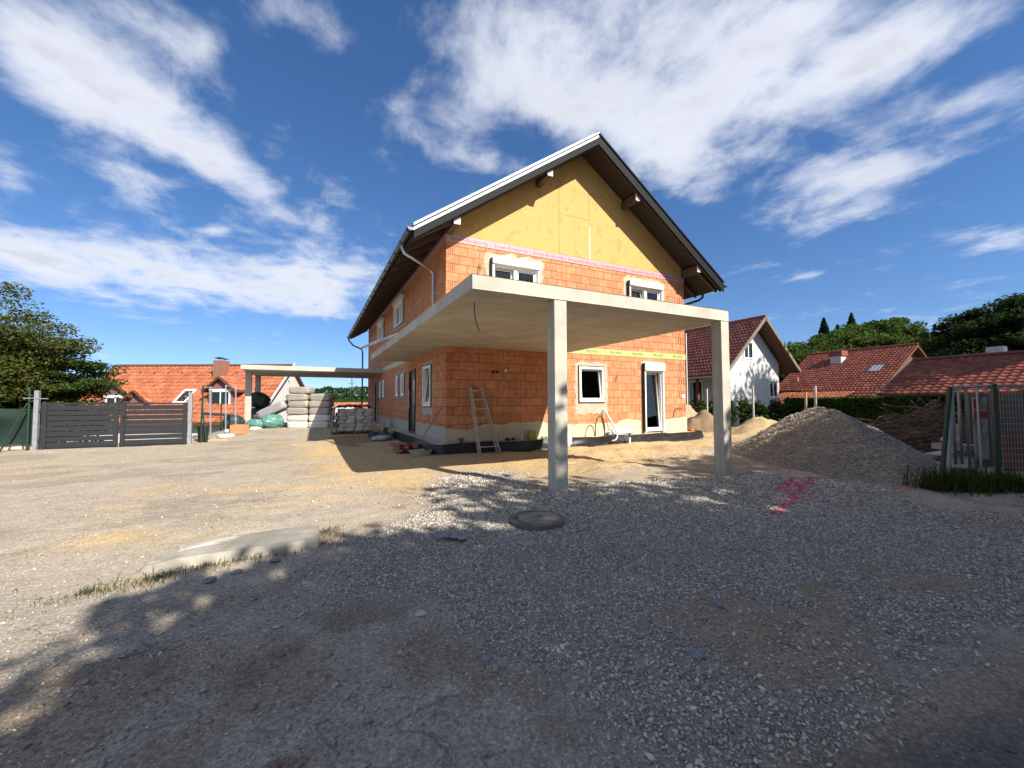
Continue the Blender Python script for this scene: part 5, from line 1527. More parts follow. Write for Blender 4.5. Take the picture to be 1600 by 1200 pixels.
simple('paper_bag', (0.44, 0.40, 0.35), 0.75, var=0.14, scale=6, bump=0.4, bscale=14, obj=0.18)
simple('bag_print', (0.27, 0.16, 0.125), 0.75, var=0.15, bump=0.1)
simple('clay_tile', (0.30, 0.085, 0.058), 0.75, var=0.2, bump=0.2, obj=0.15)
simple('cardboard', (0.52, 0.25, 0.11), 0.8, var=0.1, bump=0.1)
simple('yellow_green', (0.28, 0.31, 0.03), 0.5, bump=0)
simple('red_pot', (0.26, 0.055, 0.03), 0.6, bump=0)
simple('orange_plastic', (0.75, 0.14, 0.02), 0.45, bump=0)
simple('sheet_plastic', (0.45, 0.47, 0.49), 0.25, var=0.1, bump=0.6, bscale=12, spec=0.6)
simple('cast_iron', (0.12, 0.11, 0.10), 0.75, metal=0.1, var=0.25, scale=14, bump=0.3, tint=(0.18, 0.16, 0.13), tscale=4)
simple('lid_fill', (0.24, 0.215, 0.17), 0.9, var=0.3, scale=16, bump=0.4, bscale=40, tint=(0.08, 0.075, 0.07), tscale=5)
simple('glove_grey', (0.22, 0.225, 0.24), 0.85, var=0.2, bump=0.3)
simple('old_plank', (0.115, 0.10, 0.085), 0.85, var=0.3, bump=0.3, stretch=(5, 5, 1), obj=0.2)
simple('rust', (0.13, 0.06, 0.03), 0.8, var=0.3, bump=0.3)
simple('sign_white', (0.30, 0.29, 0.28), 0.7, var=0.25, scale=8, bump=0.1, tint=(0.13, 0.12, 0.12), tscale=5)
simple('sign_red', (0.28, 0.03, 0.04), 0.5, bump=0)
simple('sign_blue', (0.06, 0.09, 0.30), 0.5, bump=0)
simple('dark_plastic', (0.02, 0.021, 0.022), 0.5, bump=0.05)

gate = thing('driveway_gate', 'dark grey double gate of horizontal boards at the left', 'gate', (-8.7, 6.1, 0))
GY_ = 6.1
for (x0, x1) in ((-10.42, -8.71), (-8.66, -6.99)):
    for a, b in ((x0, x0 + .11), (x1 - .11, x1)): MB().box(a, b, GY_ - .03, GY_ + .03, .05 if a > x0 or x0 < -9 else .05, 1.40).build('stile', 'gate_paint', gate, bevel=.004)
    MB().box(x0 + .112, x1 - .112, GY_ - .025, GY_ + .025, 1.345, 1.40).build('rail', 'gate_paint', gate)
    for k in range(8):
        z = .08 + k * .157
        MB().box(x0 + .113, x1 - .113, GY_ - .012, GY_ + .012, z, z + .137).build('board', 'gate_paint', gate, bevel=.003)
MB().tube([(-8.57, 6.07, .98), (-8.57, 5.99, .98), (-8.44, 5.99, .985)], .011, 8).build('handle', 'black_seal', gate)
MB().box(-8.60, -8.545, 6.055, 6.068, .84, 1.06).build('lock_plate', 'black_seal', gate)
for x, h, lb in ((-10.53, 1.76, 'grey square gate post with fittings, left of the gate'), (-6.91, 1.72, 'grey square gate post at the right end of the gate')):
    gp = thing('gate_post', lb, 'post', (x, 6.1, 0), 'gate posts')
    MB().box(x - .05, x + .05, 6.04, 6.16, -.2, h).build('post', 'galvanised', gp, bevel=.006)
    if x < -8:
        MB().bar((x - .26, 6.03, h - .22), (x + .26, 6.03, h - .24), .02, .02).build('rod', 'galvanised', gp)
    for z in (.25, 1.1): MB().box(x + (.05 if x < -8 else -.10), x + (.10 if x < -8 else -.05), 6.08, 6.12, z, z + .08).build('hinge', 'black_seal', gp)

gf = thing('wire_fence', 'green post and brace with dark green net left of the gate', 'fence', (-12, 6.4, 0))
MB().tube([(-10.74, 6.2, -.1), (-10.74, 6.2, 1.86)], .028, 8).build('post', 'fence_green', gf)
MB().tube([(-11.27, 6.12, -.05), (-10.76, 6.19, 1.42)], .022, 8).build('brace', 'fence_green', gf)
for x in (-13.4, -16.0): MB().tube([(x, 6.6, -.1), (x, 6.6, 1.5)], .028, 8).build('post', 'fence_green', gf)
U_, V_ = np.meshgrid(np.linspace(-16.5, -10.62, 60), np.linspace(.22, 1.25, 12))
Yn = 6.45 + (fbm(U_ * 1.5, V_ * 2, 161, 3) - .5) * .25; Zn = V_ + (fbm(U_ * 1.2, V_ * 0, 163, 2) - .5) * .12
I = np.arange(U_.size).reshape(U_.shape)
link('shade_net', fast_mesh('shade_net', np.stack([U_, Yn, Zn], -1).reshape(-1, 3), np.stack([I[:-1, :-1], I[:-1, 1:], I[1:, 1:], I[1:, :-1]], -1).reshape(-1, 4), 'net_green', True), gf)
for i in range(22):
    x = -16.4 + i * .265
    if x > -10.6: break
    mb = MB().box(-.13, .13, -.11, .11, 0, .17 + .05 * (i % 3)); mb.v = [(x + a + rng.uniform(-.02, .02), 6.62 + b + rng.uniform(-.02, .02), .0 + c + rng.uniform(-.02, .02)) for a, b, c in mb.v]
    if i == 0: sw = thing('stone_wall', 'low rubble stone edging below the green net', 'wall', (-13.5, 6.6, 0))
    mb.build('stone', 'rough_stone', sw, bevel=.025)

gf = thing('wire_fence', 'green wire fence posts beside the dark bin right of the gate', 'fence', (-6.75, 6.7, 0))
MB().tube([(-6.74, 6.75, -.1), (-6.71, 6.75, 1.98)], .028, 8).build('post', 'fence_green', gf)
MB().tube([(-6.58, 6.75, 0), (-6.72, 6.74, 1.3)], .02, 8).build('brace', 'fence_green', gf)
MB().bar((-6.7, 6.8, 1.0), (-6.75, 13.5, .75), .03, .10).build('rail', 'fence_green', gf)
for x, y in ((-6.95, 9.4), (-7.0, 11.8)): MB().tube([(x, y, -1.0), (x, y, 1.9)], .028, 8).build('post', 'fence_green', gf)
bn = thing('plastic_bin', 'black plastic bin at the foot of the green fence post', 'bin', (-6.8, 6.95, 0))
MB().lathe((-6.72, 7.0, .0), [(.14, 0), (.17, .5), (.19, .52), (.19, .56), (.02, .57)], 14).build('body', 'dark_plastic', bn)
MB().tube([(-6.90, 7.0, .54), (-6.92, 6.95, .66), (-6.55, 6.95, .66), (-6.54, 7.0, .54)], .012, 6).build('handle', 'dark_plastic', bn)
for i, (x0, y0, x1, y1, h, lb) in enumerate(((-6.86, 7.7, -6.62, 7.65, 1.98, 'galvanised frame of two upright bars nearest the gate'), (-6.62, 10.6, -6.30, 10.9, 2.15, 'galvanised frame of two upright bars beside the carport column'))):
    fr = thing('scaffold_gate', lb, 'scaffolding', (x0, y0, 0), 'galvanised frames by the fence')
    for (x, y) in ((x0, y0), (x1, y1)): MB().bar((x, y, h1(x, y) - .05), (x - .04, y, h), .045, .045, (0, 1, 0)).build('upright', 'galvanised', fr)
    MB().bar((x0 - .04, y0, h - .03), (x1 - .04, y1, h - .03), .03, .03).build('crossbar', 'galvanised', fr)
    MB().bar((x0 - .02, y0, h * .45), (x1 - .02, y1, h * .45), .02, .02).build('crossbar', 'galvanised', fr)
tag(MB().box(-6.62, -5.98, 7.02, 7.14, .0, .07).build('timber_board', 'timber', bevel=.006), 'short yellow timber board on the ground by the bin', 'board')


def pillow(sx, sy, sz, seed, puff=0.10, n=7, rough=0.03):
    """soft rounded sack: a box with swelling sides and crumples"""
    r_ = np.random.default_rng(seed)
    bm = bmesh.new(); bmesh.ops.create_cube(bm, size=1.0)
    bmesh.ops.subdivide_edges(bm, edges=list(bm.edges), cuts=n, use_grid_fill=True)
    ph = r_.random(6) * 6
    for v in bm.verts:
        x, y, z = v.co * 2
        c_ = .5 + puff * 2.2; e_ = 10 if puff < .15 else 4
        k = 1 - .16 * c_ * (abs(x) ** e_ * abs(y) ** e_ + abs(x) ** e_ * abs(z) ** e_ + abs(y) ** e_ * abs(z) ** e_) * (.45 if e_ == 10 else 1)
        px, py, pz = 1 - puff * (x * x * .6), 1 - puff * (y * y * .6), 1 - puff * (z * z * .6)
        w_ = rough * (math.sin(5 * x + ph[0]) * math.sin(4 * y + ph[1]) + math.sin(9 * z + ph[2] + 3 * x) * .6 + math.sin(11 * y + ph[3] + 4 * z) * .5)
        v.co = Vector((x * k * py * pz * sx / 2 * (1 + w_), y * k * px * pz * sy / 2 * (1 + w_), z * k * px * py * sz / 2 * (1 + w_)))
    me = bpy.data.meshes.new('sack'); bm.to_mesh(me); bm.free(); me.shade_smooth()
    return me


def put(name, me, m, loc, rz=0.0, rx=0.0, ry=0.0, label=None, cat=None, group=None, parent=None):
    if not me.materials: me.materials.append(MATS[m])
    o = bpy.data.objects.new(name, me); COL.objects.link(o); o.location = loc; o.rotation_euler = (rx, ry, rz)
    if parent: o.parent = parent
    return tag(o, label, cat, group)


put('cardboard_box', MB().box(-.26, .26, -.2, .2, 0, .38).mesh('box', 'cardboard'), 'cardboard', (-5.95, 9.3, h1(-5.95, 9.3) + .0), -.45, label='orange brown carton before the carport column', cat='box')
put('white_sack', pillow(.55, .34, .16, 3), 'white_sack', (-6.25, 8.2, h1(-6.25, 8.2) + .07), .5, label='crumpled white sack lying flat nearest the gate', cat='sack', group='white sacks by the frames')
put('white_sack', pillow(.6, .35, .18, 4), 'white_sack', (-6.2, 9.6, h1(-6.2, 9.6) + .08), -.2, label='crumpled white sack behind the other, nearer the carport', cat='sack', group='white sacks by the frames')

# ---- insulation packs under the carport: two stacks facing the drive
E1 = Vector((.876, -.483, 0)); E2 = Vector((.483, .876, 0)); SO = Vector((-4.43, 11.60, .13)); srz = math.atan2(E1.y, E1.x)
nm = ['bottom', 'second', 'third', 'fourth', 'fifth', 'top']
for c in range(2):
    rows_ = 6 if c == 0 else 5
    for k in range(rows_):
        m_ = 'pack_white' if k < 2 + (c == 0) * 0 else 'pack_brown_shaded'
        h = .335; w_ = 1.04
        p = SO + E1 * (.53 + c * 1.07 + rng.uniform(-.05, .05) + (.10 if (c == 0 and k == 5) else 0)) + E2 * (.35 + rng.uniform(-.03, .03)); p.z += h * (k + .5)
        lvl = 'bottom' if k == 0 else 'topmost' if k == rows_ - 1 else nm[k] + ' from the bottom'
        put('insulation_pack', pillow(w_, .66, h * 1.05, 20 + c * 10 + k, .085, 11, .022), m_, p, srz + rng.uniform(-.04, .04), label='%s plastic wrapped insulation pack, %s in the %s stack' % ('white' if m_ == 'pack_white' else 'shade-toned grey brown', lvl, 'left' if c == 0 else 'right'), cat='insulation pack', group='stacked insulation packs')
bp_ = pillow(1.5, .6, .42, 51, .03, 6, .006)
put('board_pack', bp_, 'board_pack', (-4.95, 12.15, 1.02), srz, 0, R(-24), label='grey wrapped pack of boards tilted against the insulation stack', cat='board pack')
put('plastic_bag', pillow(.95, .7, .72, 52, .22, 9, .06), 'green_foil', (-4.98, 11.75, .46), .2, label='bulging green plastic bag under the tilted board pack', cat='plastic bag', group='green plastic bags')
put('plastic_bag', pillow(.8, .6, .5, 53, .25, 9, .07), 'green_foil', (-5.62, 11.75, .36), -.4, label='smaller green plastic bag next to the carport column', cat='plastic bag', group='green plastic bags')
put('plastic_bag', pillow(.5, .4, .2, 54, .25, 9, .08), 'white_sack', (-5.6, 11.25, .18), .4, label='flat pale plastic bag before the green bags', cat='plastic bag', group='green plastic bags')
put('tarp_roll', pillow(1.0, .8, 1.0, 55, .2, 8, .05), 'dark_tarp', (-5.75, 14.0, .62), .3, label='dark green tarpaulin bundle on the ground behind the column', cat='tarpaulin', group='dark tarpaulin bundles')
put('tarp_roll', pillow(1.0, .7, .8, 56, .2, 8, .05), 'dark_tarp', (-5.75, 14.1, 1.5), .1, 0, .35, label='dark green tarpaulin bundle lying on the other one', cat='tarpaulin', group='dark tarpaulin bundles')
put('tarp_roll', pillow(.9, .6, .75, 57, .2, 8, .05), 'dark_tarp', (-6.6, 12.4, .42), .1, 0, .3, label='dark green tarpaulin bundle left of the carport column', cat='tarpaulin', group='dark tarpaulin bundles')

# ---- pallet of paper bags with dark blue foil on top
pal = thing('wooden_pallet', 'low wooden pallet under the paper bags', 'pallet', (-1.62, 8.0, 0))
gz_ = h1(-1.6, 7.8)
for i in range(5): MB().box(-2.32, -.93, 7.5 + i * .23, 7.6 + i * .23, gz_ + .09, gz_ + .115).build('slat', 'old_plank', pal)
for x in (-2.3, -1.68, -1.05): MB().box(x, x + .1, 7.5, 8.55, gz_, gz_ + .089).build('bearer', 'old_plank', pal)
bags = [pillow(.352, .52, .168, 60 + i, .06, 9, .02) for i in range(3)]
for b_ in bags: b_.materials.append(MATS['paper_bag'])
prn = MB().box(-.145, .145, -.254, -.250, -.014, .038).mesh('print', 'bag_print')
rown = ['bottom row', 'second row', 'third row', 'fourth row', 'fifth row', 'top row']
coln = ['leftmost', 'second from left', 'third from left', 'rightmost']
for r_i in range(6):
    for c in range(4):
        x = -2.14 + c * .345 + (.04 if r_i % 2 else -.03) + rng.uniform(-.012, .012)
        o = put('paper_bag', bags[(r_i * 4 + c) % 3], 'paper_bag', (x, 7.77 + rng.uniform(-.015, .015), gz_ + .115 + .08 + r_i * .155), rng.uniform(-.05, .05), label='paper bag of building material, %s, %s' % (rown[r_i], coln[c]), cat='bag', group='paper bags on the pallet')
        if (r_i * 3 + c) % 2 == 0:
            q = bpy.data.objects.new('print', prn); COL.objects.link(q); q.parent = o
    o = put('paper_bag', bags[r_i % 3], 'paper_bag', (-2.14 + (.04 if r_i % 2 else -.03), 8.30, gz_ + .195 + r_i * .155), rng.uniform(-.05, .05), label='paper bag of building material, %s, back left' % rown[r_i], cat='bag', group='paper bags on the pallet')


def sheet(x0, x1, y0, y1, z, amp, seed, m, name, label, cat, nx_=40, droop=0.0):
    U, V = np.meshgrid(np.linspace(x0, x1, nx_), np.linspace(y0, y1, nx_))
    e = np.minimum(np.minimum(U - x0, x1 - U) / (x1 - x0), np.minimum(V - y0, y1 - V) / (y1 - y0)) * 2
    Z = z + amp * (fbm(U * 5, V * 5, seed, 4) - .35) + amp * .5 * np.abs(np.sin(U * 9 + 4 * fbm(U * 3, V * 3, seed + 1, 2) * 3)) - droop * np.exp(-e * 9)
    I = np.arange(U.size).reshape(U.shape)
    me = fast_mesh(name, np.stack([U + (fbm(U * 4, V * 4, seed + 7, 2) - .5) * .1, V, Z], -1).reshape(-1, 3), np.stack([I[:-1, :-1], I[:-1, 1:], I[1:, 1:], I[1:, :-1]], -1).reshape(-1, 4), m, True)
    return tag(link(name, me), label, cat)


sheet(-2.32, -1.0, 7.52, 8.5, gz_ + 1.10, .16, 171, 'blue_foil', 'foil_sheet', 'dark blue foil crumpled over the paper bags', 'foil', droop=.04)
U_, V_ = np.meshgrid(np.linspace(7.4, 8.6, 30), np.linspace(0, 1, 24))
Xs = -2.42 - .10 * (1 - V_) + (fbm(U_ * 6, V_ * 5, 173, 3) - .5) * .16
I = np.arange(U_.size).reshape(U_.shape)
tag(link('foil_sheet', fast_mesh('foil_sheet', np.stack([Xs, U_, gz_ + .02 + V_ * 1.12], -1).reshape(-1, 3), np.stack([I[:-1, :-1], I[:-1, 1:], I[1:, 1:], I[1:, :-1]], -1).reshape(-1, 4), 'blue_foil', True)), 'dark blue foil hanging down the left side of the pallet', 'foil')
sheet(-1.25, -.45, 5.0, 6.6, .06, .20, 175, 'dark_tarp', 'plastic_sheet', 'green grey plastic sheet heaped beside the entrance', 'plastic sheet', droop=.1)
put('plastic_sheet', pillow(.8, .45, .2, 77, .3, 9, .07), 'sheet_plastic', (-.98, 4.55, .09), .5, label='pale crumpled plastic near the entrance door', cat='plastic sheet')
put('white_can', MB().lathe((0, 0, 0), [(.09, 0), (.1, .02), (.1, .24), (.04, .3), (.03, .34)], 12).mesh('can', 'white_sack'), 'white_sack', (-.2, 7.9, .255), label='small white can on the ledge of the shaded side wall', cat='can')

# ---- clay roof tiles, tub and stick at the corner
n = 9; prof = [(-.15, .0), (-.10, .045), (-.03, .05), (.03, .012), (.10, .0), (.15, .02)]
mb = MB(); vs = [(x, y, z + t) for t in (0, .014) for y in (-.2, .2) for x, z in prof]
k = len(prof); fs = []
for i in range(k - 1): fs += [(i, i + 1, k + i + 1, k + i), (2 * k + i, 3 * k + i, 3 * k + i + 1, 2 * k + i + 1), (i, 2 * k + i, 2 * k + i + 1, i + 1), (k + i, k + i + 1, 3 * k + i + 1, 3 * k + i)]
fs += [(0, k, 3 * k, 2 * k), (k - 1, 3 * k - 1, 4 * k - 1, 2 * k - 1)]
tl = mb.add(vs, fs).mesh('clay_tile', 'clay_tile')
for i in range(16):
    lay_ = i // 6
    put('clay_tile', tl, 'clay_tile', (-1.05 + (i % 3) * .24 + rng.uniform(-.04, .04), .45 + ((i // 3) % 2) * .40 + lay_ * .25 + rng.uniform(-.05, .05), .03 + lay_ * .055), rng.uniform(-.25, .25) + .2, rng.uniform(-.08, .08), rng.uniform(-.1, .1), label='red clay roof tile lying in the loose pile at the house corner', cat='roof tile', group='pile of clay roof tiles')
tb = MB().lathe((0, 0, 0), [(.24, 0), (.29, .12), (.31, .125), (.31, .14), (.28, .14), (.22, .03), (.0, .028)], 22); tb.v = [(x * 1.1, y * .75, z) for x, y, z in tb.v]
put('mortar_tub', tb.mesh('tub', 'grey_adhesive'), 'grey_adhesive', (-.72, -.28, h1(-.72, -.28)), .4, label='flat grey mortar tub at the house corner', cat='tub')
tag(MB().tube([(-.66, .78, .0), (-.02, .22, 1.27)], .011, 6).build('leaning_stick', 'stick'), 'thin stick leaning against the house corner', 'stick')

# ---- folded wooden ladder in the shade
lad = thing('wooden_ladder', 'old wooden step ladder leaning on the shaded brick wall', 'ladder', (1, -.6, 0))
gl = h1(1, -.65) - .01
for j, dy in enumerate((0, .085)):
    b0, b1, t0, t1 = Vector((.76 - .03 * j, -.68 + dy, gl)), Vector((1.34 - .06 * j, -.68 + dy, gl)), Vector((.715 - .03 * j, -.11 + dy * .75, 1.78)), Vector((1.02 - .03 * j, -.11 + dy * .75, 1.80))
    for a, b in ((b0, t0), (b1, t1)): MB().bar(a, b, .03, .055, (0, 1, 0)).build('rail', 'ladder_wood', lad)
    if j == 0:
        for k in range(7):
            t = .10 + k * .142
            MB().bar(b0.lerp(t0, t), b1.lerp(t1, t), .05, .028).build('rung', 'ladder_wood', lad)

# ---- small things on the ledge and before the sunny wall
def bottle(x, y, z, r_, h, m, name, label, cat):
    put(name, MB().lathe((0, 0, 0), [(r_, 0), (r_, h * .65), (r_ * .4, h * .8), (r_ * .35, h)], 12).mesh(name, m), m, (x, y, z), label=label, cat=cat)


put('clay_pot', MB().lathe((0, 0, 0), [(.05, 0), (.065, .1), (.075, .105), (.075, .13)], 14).mesh('pot', 'red_pot'), 'red_pot', (.40, -.14, ZP), label='small red pot on the ledge left of the ladder', cat='pot')
bottle(2.28, -.14, ZP, .055, .24, 'white_sack', 'plastic_bottle', 'pale plastic bottle on the ledge in the shade', 'bottle')
bottle(1.62, -.15, ZP, .03, .2, 'white_sack', 'plastic_bottle', 'narrow bottle on the ledge right of the ladder', 'bottle')
put('canister', MB().box(-.11, .11, -.06, .06, 0, .26).mesh('canister', 'yellow_green'), 'yellow_green', (2.62, -.14, ZP), label='yellow green canister on the ledge in the shade', cat='canister')
for i, x in enumerate((1.82, 2.0, 3.0, 3.16)):
    put('rubble_lump', pillow(.13, .11, .09, 80 + i, .2, 4, .08), 'dark_plastic' if i < 2 else 'rough_stone', (x, -.13, ZP + .035), i, label=['dark lump on the ledge nearest the narrow bottle', 'dark lump on the ledge beside the pale bottle', 'pale rubble lump right of the canister', 'pale rubble lump behind the left column'][i], cat='rubble', group='lumps on the ledge')
put('white_sack', pillow(.36, .26, .52, 90, .25, 8, .06), 'white_sack', (3.45, -.72, .24), .2, label='white sack standing half hidden behind the left column', cat='sack')
tag(MB().tube([(4.75, -.42, .28), (4.78, -.40, .62), (4.86, -.38, .85), (4.98, -.37, .93), (5.10, -.37, .85), (5.16, -.38, .6), (5.12, -.42, .3), (5.0, -.5, .12)], .017, 8).build('hose_loop', 'black_seal', smooth=True), 'black hose standing up in a loop below the ground floor window', 'hose')
tag(MB().tube([(5.38, -.06, 1.12), (5.42, -.18, .98), (5.52, -.28, .7), (5.62, -.36, .45), (5.63, -.44, .25), (5.5, -.5, .15), (5.35, -.5, .12)], .026, 8).build('white_hose', 'white_sack', smooth=True), 'thick white hose hanging from below the ground floor window', 'hose')
tag(MB().tube([(5.55, -.06, .98), (5.62, -.16, .8), (5.72, -.26, .55), (5.75, -.34, .35)], .012, 6).build('white_cable', 'white_sack', smooth=True), 'thin pale cable beside the thick white hose', 'cable')
put('plastic_sheet', pillow(1.1, .3, .28, 93, .3, 12, .10), 'sheet_plastic', (6.0, -.16, ZP + .10), .03, label='crumpled clear plastic on the ledge left of the terrace door', cat='plastic sheet')
pp = thing('pipe_stub', 'white pipe stub with black top in the sand by the terrace door', 'pipe', (5.98, -.62, 0))
MB().tube([(5.98, -.62, -.1), (5.98, -.62, .22)], .033, 10).build('pipe', 'white_plastic', pp); MB().tube([(5.98, -.62, .22), (5.99, -.62, .37)], .022, 8).build('cap', 'black_seal', pp)
put('orange_funnel', MB().lathe((0, 0, 0), [(.08, 0), (.07, .06), (.03, .12), (.03, .17)], 10).mesh('cap', 'orange_plastic'), 'orange_plastic', (HW + .12, -.14, ZP), label='orange plastic funnel on the ledge at the right house corner', cat='funnel')

# ---- manhole, kerb slab, glove, loose stones
mh = thing('manhole_cover', 'round manhole cover standing proud of the gravel', 'manhole', (-1.0, -6.78, 0))
gm = h1(-1, -6.78) - .018
MB().lathe((-1.0, -6.78, gm), [(.315, -.05), (.315, .066), (.311, .07), (.298, .07)], 40).build('frame', 'cast_iron', mh)
MB().lathe((-1.0, -6.78, gm), [(.292, .05), (.292, .072), (.25, .074), (.245, .070), (.02, .071)], 40).build('lid', 'cast_iron', mh)
MB().lathe((-.98, -6.79, gm), [(.235, .0712), (.23, .0735), (.01, .075)], 26).build('concrete_fill', 'lid_fill', mh)
MB().box(-1.24, -1.19, -6.70, -6.68, gm + .0745, gm + .0765).build('key_slot', 'black_seal', mh)
U_, V_ = np.meshgrid(np.linspace(0, 1, 90), np.linspace(0, 1, 44))
lx = -4.66 + 1.47 * U_; edge_l = .22 * (fbm(V_ * 5, V_ * 0, 181, 3)) + .16 * V_
Xk = -4.66 + edge_l + (1.47 - edge_l) * U_ + .02 * (fbm(V_ * 9, U_ * 3, 182, 3) - .5)
Yk = -6.42 + .56 * V_ + .012 * (fbm(U_ * 14, V_ * 2, 183, 3) - .5) + .06 * (U_ - 1) * V_
top = .045 + .03 * sstep(0, .3, U_) + (fbm(U_ * 9, V_ * 4, 185, 4) - .5) * .006 + (fbm(U_ * 40, V_ * 18, 187, 3) - .5) * .005
top = top - .05 * sstep(.6, .72, fbm(U_ * 7 + 3, V_ * 3, 189, 4)) * sstep(.5, .1, U_)
ed = np.minimum(np.minimum(U_ * 1.47, (1 - U_) * 1.47), np.minimum(V_, 1 - V_) * .58)
top = top - .012 * np.exp(-ed / .012)
rim = (U_ == 0) | (U_ == 1) | (V_ == 0) | (V_ == 1)
Zk = np.where(rim, -.12, top)
I = np.arange(U_.size).reshape(U_.shape)
tag(link('concrete_kerb', fast_mesh('concrete_kerb', np.stack([Xk, Yk, Zk], -1).reshape(-1, 3), np.stack([I[:-1, :-1], I[:-1, 1:], I[1:, 1:], I[1:, :-1]], -1).reshape(-1, 4), 'old_concrete', False)), 'worn concrete slab set in the drive left of the gravel', 'concrete slab')


def grass(name, label, pts, n, h, m, seed, spread=.12, w_=.006):
    r_ = np.random.default_rng(seed); pts = np.array(pts); k = r_.integers(0, len(pts), n)
    b = pts[k, :2] + r_.normal(size=(n, 2)) * spread * pts[k, 2:3]; z = heights(b[:, 0], b[:, 1])
    a = r_.random(n) * 6.283; L_ = h * (0.4 + r_.random(n)) * pts[k, 2]; ln = r_.uniform(.15, 1.15, n)
    d_ = np.stack([np.cos(a), np.sin(a)], -1); s = np.stack([-d_[:, 1], d_[:, 0]], -1) * w_ * (0.6 + .8 * r_.random(n))[:, None]
    base = np.concatenate([b, z[:, None] - .01], 1)
    def P(t, wd): 
        o = d_ * (L_ * ln * t * t)[:, None]; return np.concatenate([b + o + s * wd, (z + L_ * t * (1 - .25 * ln * t))[:, None]], 1)
    V = np.stack([np.concatenate([b - s, z[:, None] - .01], 1), np.concatenate([b + s, z[:, None] - .01], 1), P(.55, .8), P(.55, -.8), P(1, .05), P(1, -.05)], 1)
    i = (np.arange(n) * 6)[:, None]
    F = np.concatenate([i + np.array([[0, 1, 2, 3]]), i + np.array([[3, 2, 4, 5]])])
    tag(link(name, fast_mesh(name, V.reshape(-1, 3), F, m)), label, 'grass', kind='stuff')


strip = [(-4.75 + i * .085, -6.52 - .12 * (i < 6) + .01 * i, .8 + .5 * ((i * 7) % 4) / 3) for i in range(17)]
grass('grass', 'sparse green grass along the front of the concrete slab', [s for i, s in enumerate(strip) if i % 4 in (0, 1)], 420, .055, 'grass_blade', 201, .05, .0025)
grass('grass', 'dry yellow grass along the front of the concrete slab', strip + [(-4.9, -6.75, 1), (-4.6, -6.7, 1.1), (-4.45, -6.65, 1)], 700, .035, 'dry_grass', 203, .08, .0025)
grass('grass', 'dry weeds at the end and back of the concrete slab', [(-3.08, -6.1, 1.3), (-3.06, -5.9, 1.2), (-3.1, -6.3, 1), (-3.3, -5.78, .8), (-3.6, -5.78, .7)], 260, .05, 'dry_grass', 205, .05, .0025)
grass('grass', 'tall dark grass clumps at the foot of the right fence', [(5.52, -8.05, 1.25), (5.62, -8.16, 1.0), (5.86, -8.2, 1.2), (5.75, -8.32, .6), (6.1, -8.28, .8), (6.25, -8.5, 1.1), (6.4, -8.38, .7), (6.55, -8.66, .75), (6.9, -8.75, .9), (5.75, -7.95, 1.1), (5.95, -8.45, .4), (6.35, -8.7, .4), (5.35, -8.0, .45), (6.35, -8.15, .9), (7.1, -8.3, .6), (7.6, -8.2, .5)], 2600, .30, 'grass_blade', 207, .15, .005)

gl_ = MB()
bm = bmesh.new()
for (cx_, cy_, cz_, rx_, ry_, rz_) in ((0, 0, .018, .052, .05, .017), (-.02, -.07, .016, .045, .045, .015)):
    bmesh.ops.create_icosphere(bm, subdivisions=2, radius=1.0, matrix=Matrix.Translation((cx_, cy_, cz_)) @ Matrix.Diagonal((rx_, ry_, rz_, 1)))
me = bpy.data.meshes.new('glove'); bm.to_mesh(me); bm.free()
glv = thing('work_glove', 'grey work glove lying palm down on the gravel', 'glove', (0, 0, 0))
me.materials.append(MATS['glove_grey']); me.shade_smooth()
o = bpy.data.objects.new('palm', me); COL.objects.link(o); o.parent = glv
for i, (a, l, x) in enumerate(((-.34, .085, -.036), (-.1, .10, -.013), (.08, .105, .011), (.3, .085, .034), (1.15, .075, .045))):
    b = Vector((x, .035 if i < 4 else -.005, .018)); d_ = Vector((math.sin(a), math.cos(a), 0))
    f_ = MB().tube([b, b + d_ * l * .5 + Vector((0, 0, .006)), b + d_ * l + Vector((0, 0, -.006))], [.0125, .0115, .008], 8).build('finger', 'glove_grey', smooth=True)
    f_.parent = glv
glv.location = (-2.0, -6.90, h1(-2, -6.9) + .022); glv.rotation_euler = (0, 0, .9); glv.scale = (1.2, 1.2, 1.3)


def rock(r_, seed, flat=.5):
    q = np.random.default_rng(seed); bm = bmesh.new(); bmesh.ops.create_icosphere(bm, subdivisions=2, radius=r_)
    ns = q.normal(size=(7, 3)); ns /= np.linalg.norm(ns, axis=1)[:, None]; dd_ = r_ * q.uniform(.55, .85, 7)
    for v in bm.verts:
        for nn_, d_ in zip(ns, dd_):
            k = v.co.dot(Vector(nn_)) - d_
            if k > 0: v.co -= Vector(nn_) * k
        v.co.z *= flat
    me = bpy.data.meshes.new('rock'); bm.to_mesh(me); bm.free(); return me


simple('slate', (0.155, 0.165, 0.18), 0.6, var=0.2, scale=12, bump=0.3, obj=0.25)
for i, (x, y, r_, lb) in enumerate(((-2.62, -8.08, .042, 'pale grey pointed stone in the shaded foreground'), (-1.42, -9.22, .05, 'flat slate grey stone near the road edge'), (-1.05, -8.98, .03, 'small slate chip beside the flat road stone'), (-.83, -8.9, .045, 'angular grey stone right of the slate chip'),
                                  (-3.98, -6.83, .055, 'flat blue grey stone below the concrete slab'), (-3.82, -6.72, .045, 'blue grey stone touching the flat one below the slab'), (-3.55, -6.62, .05, 'bluish stone at the foot of the slab, right'), (-2.42, -8.7, .03, 'dark stone in the lower middle foreground'), (-3.05, -6.85, .04, 'pale flat stone right of the concrete slab'))):
    put('loose_stone', rock(r_, 300 + i, .5), 'slate' if i not in (0, 8) else 'rough_stone', (x, y, h1(x, y) + r_ * .22), i * 1.1, label=lb, cat='stone', group='single stones in the foreground')
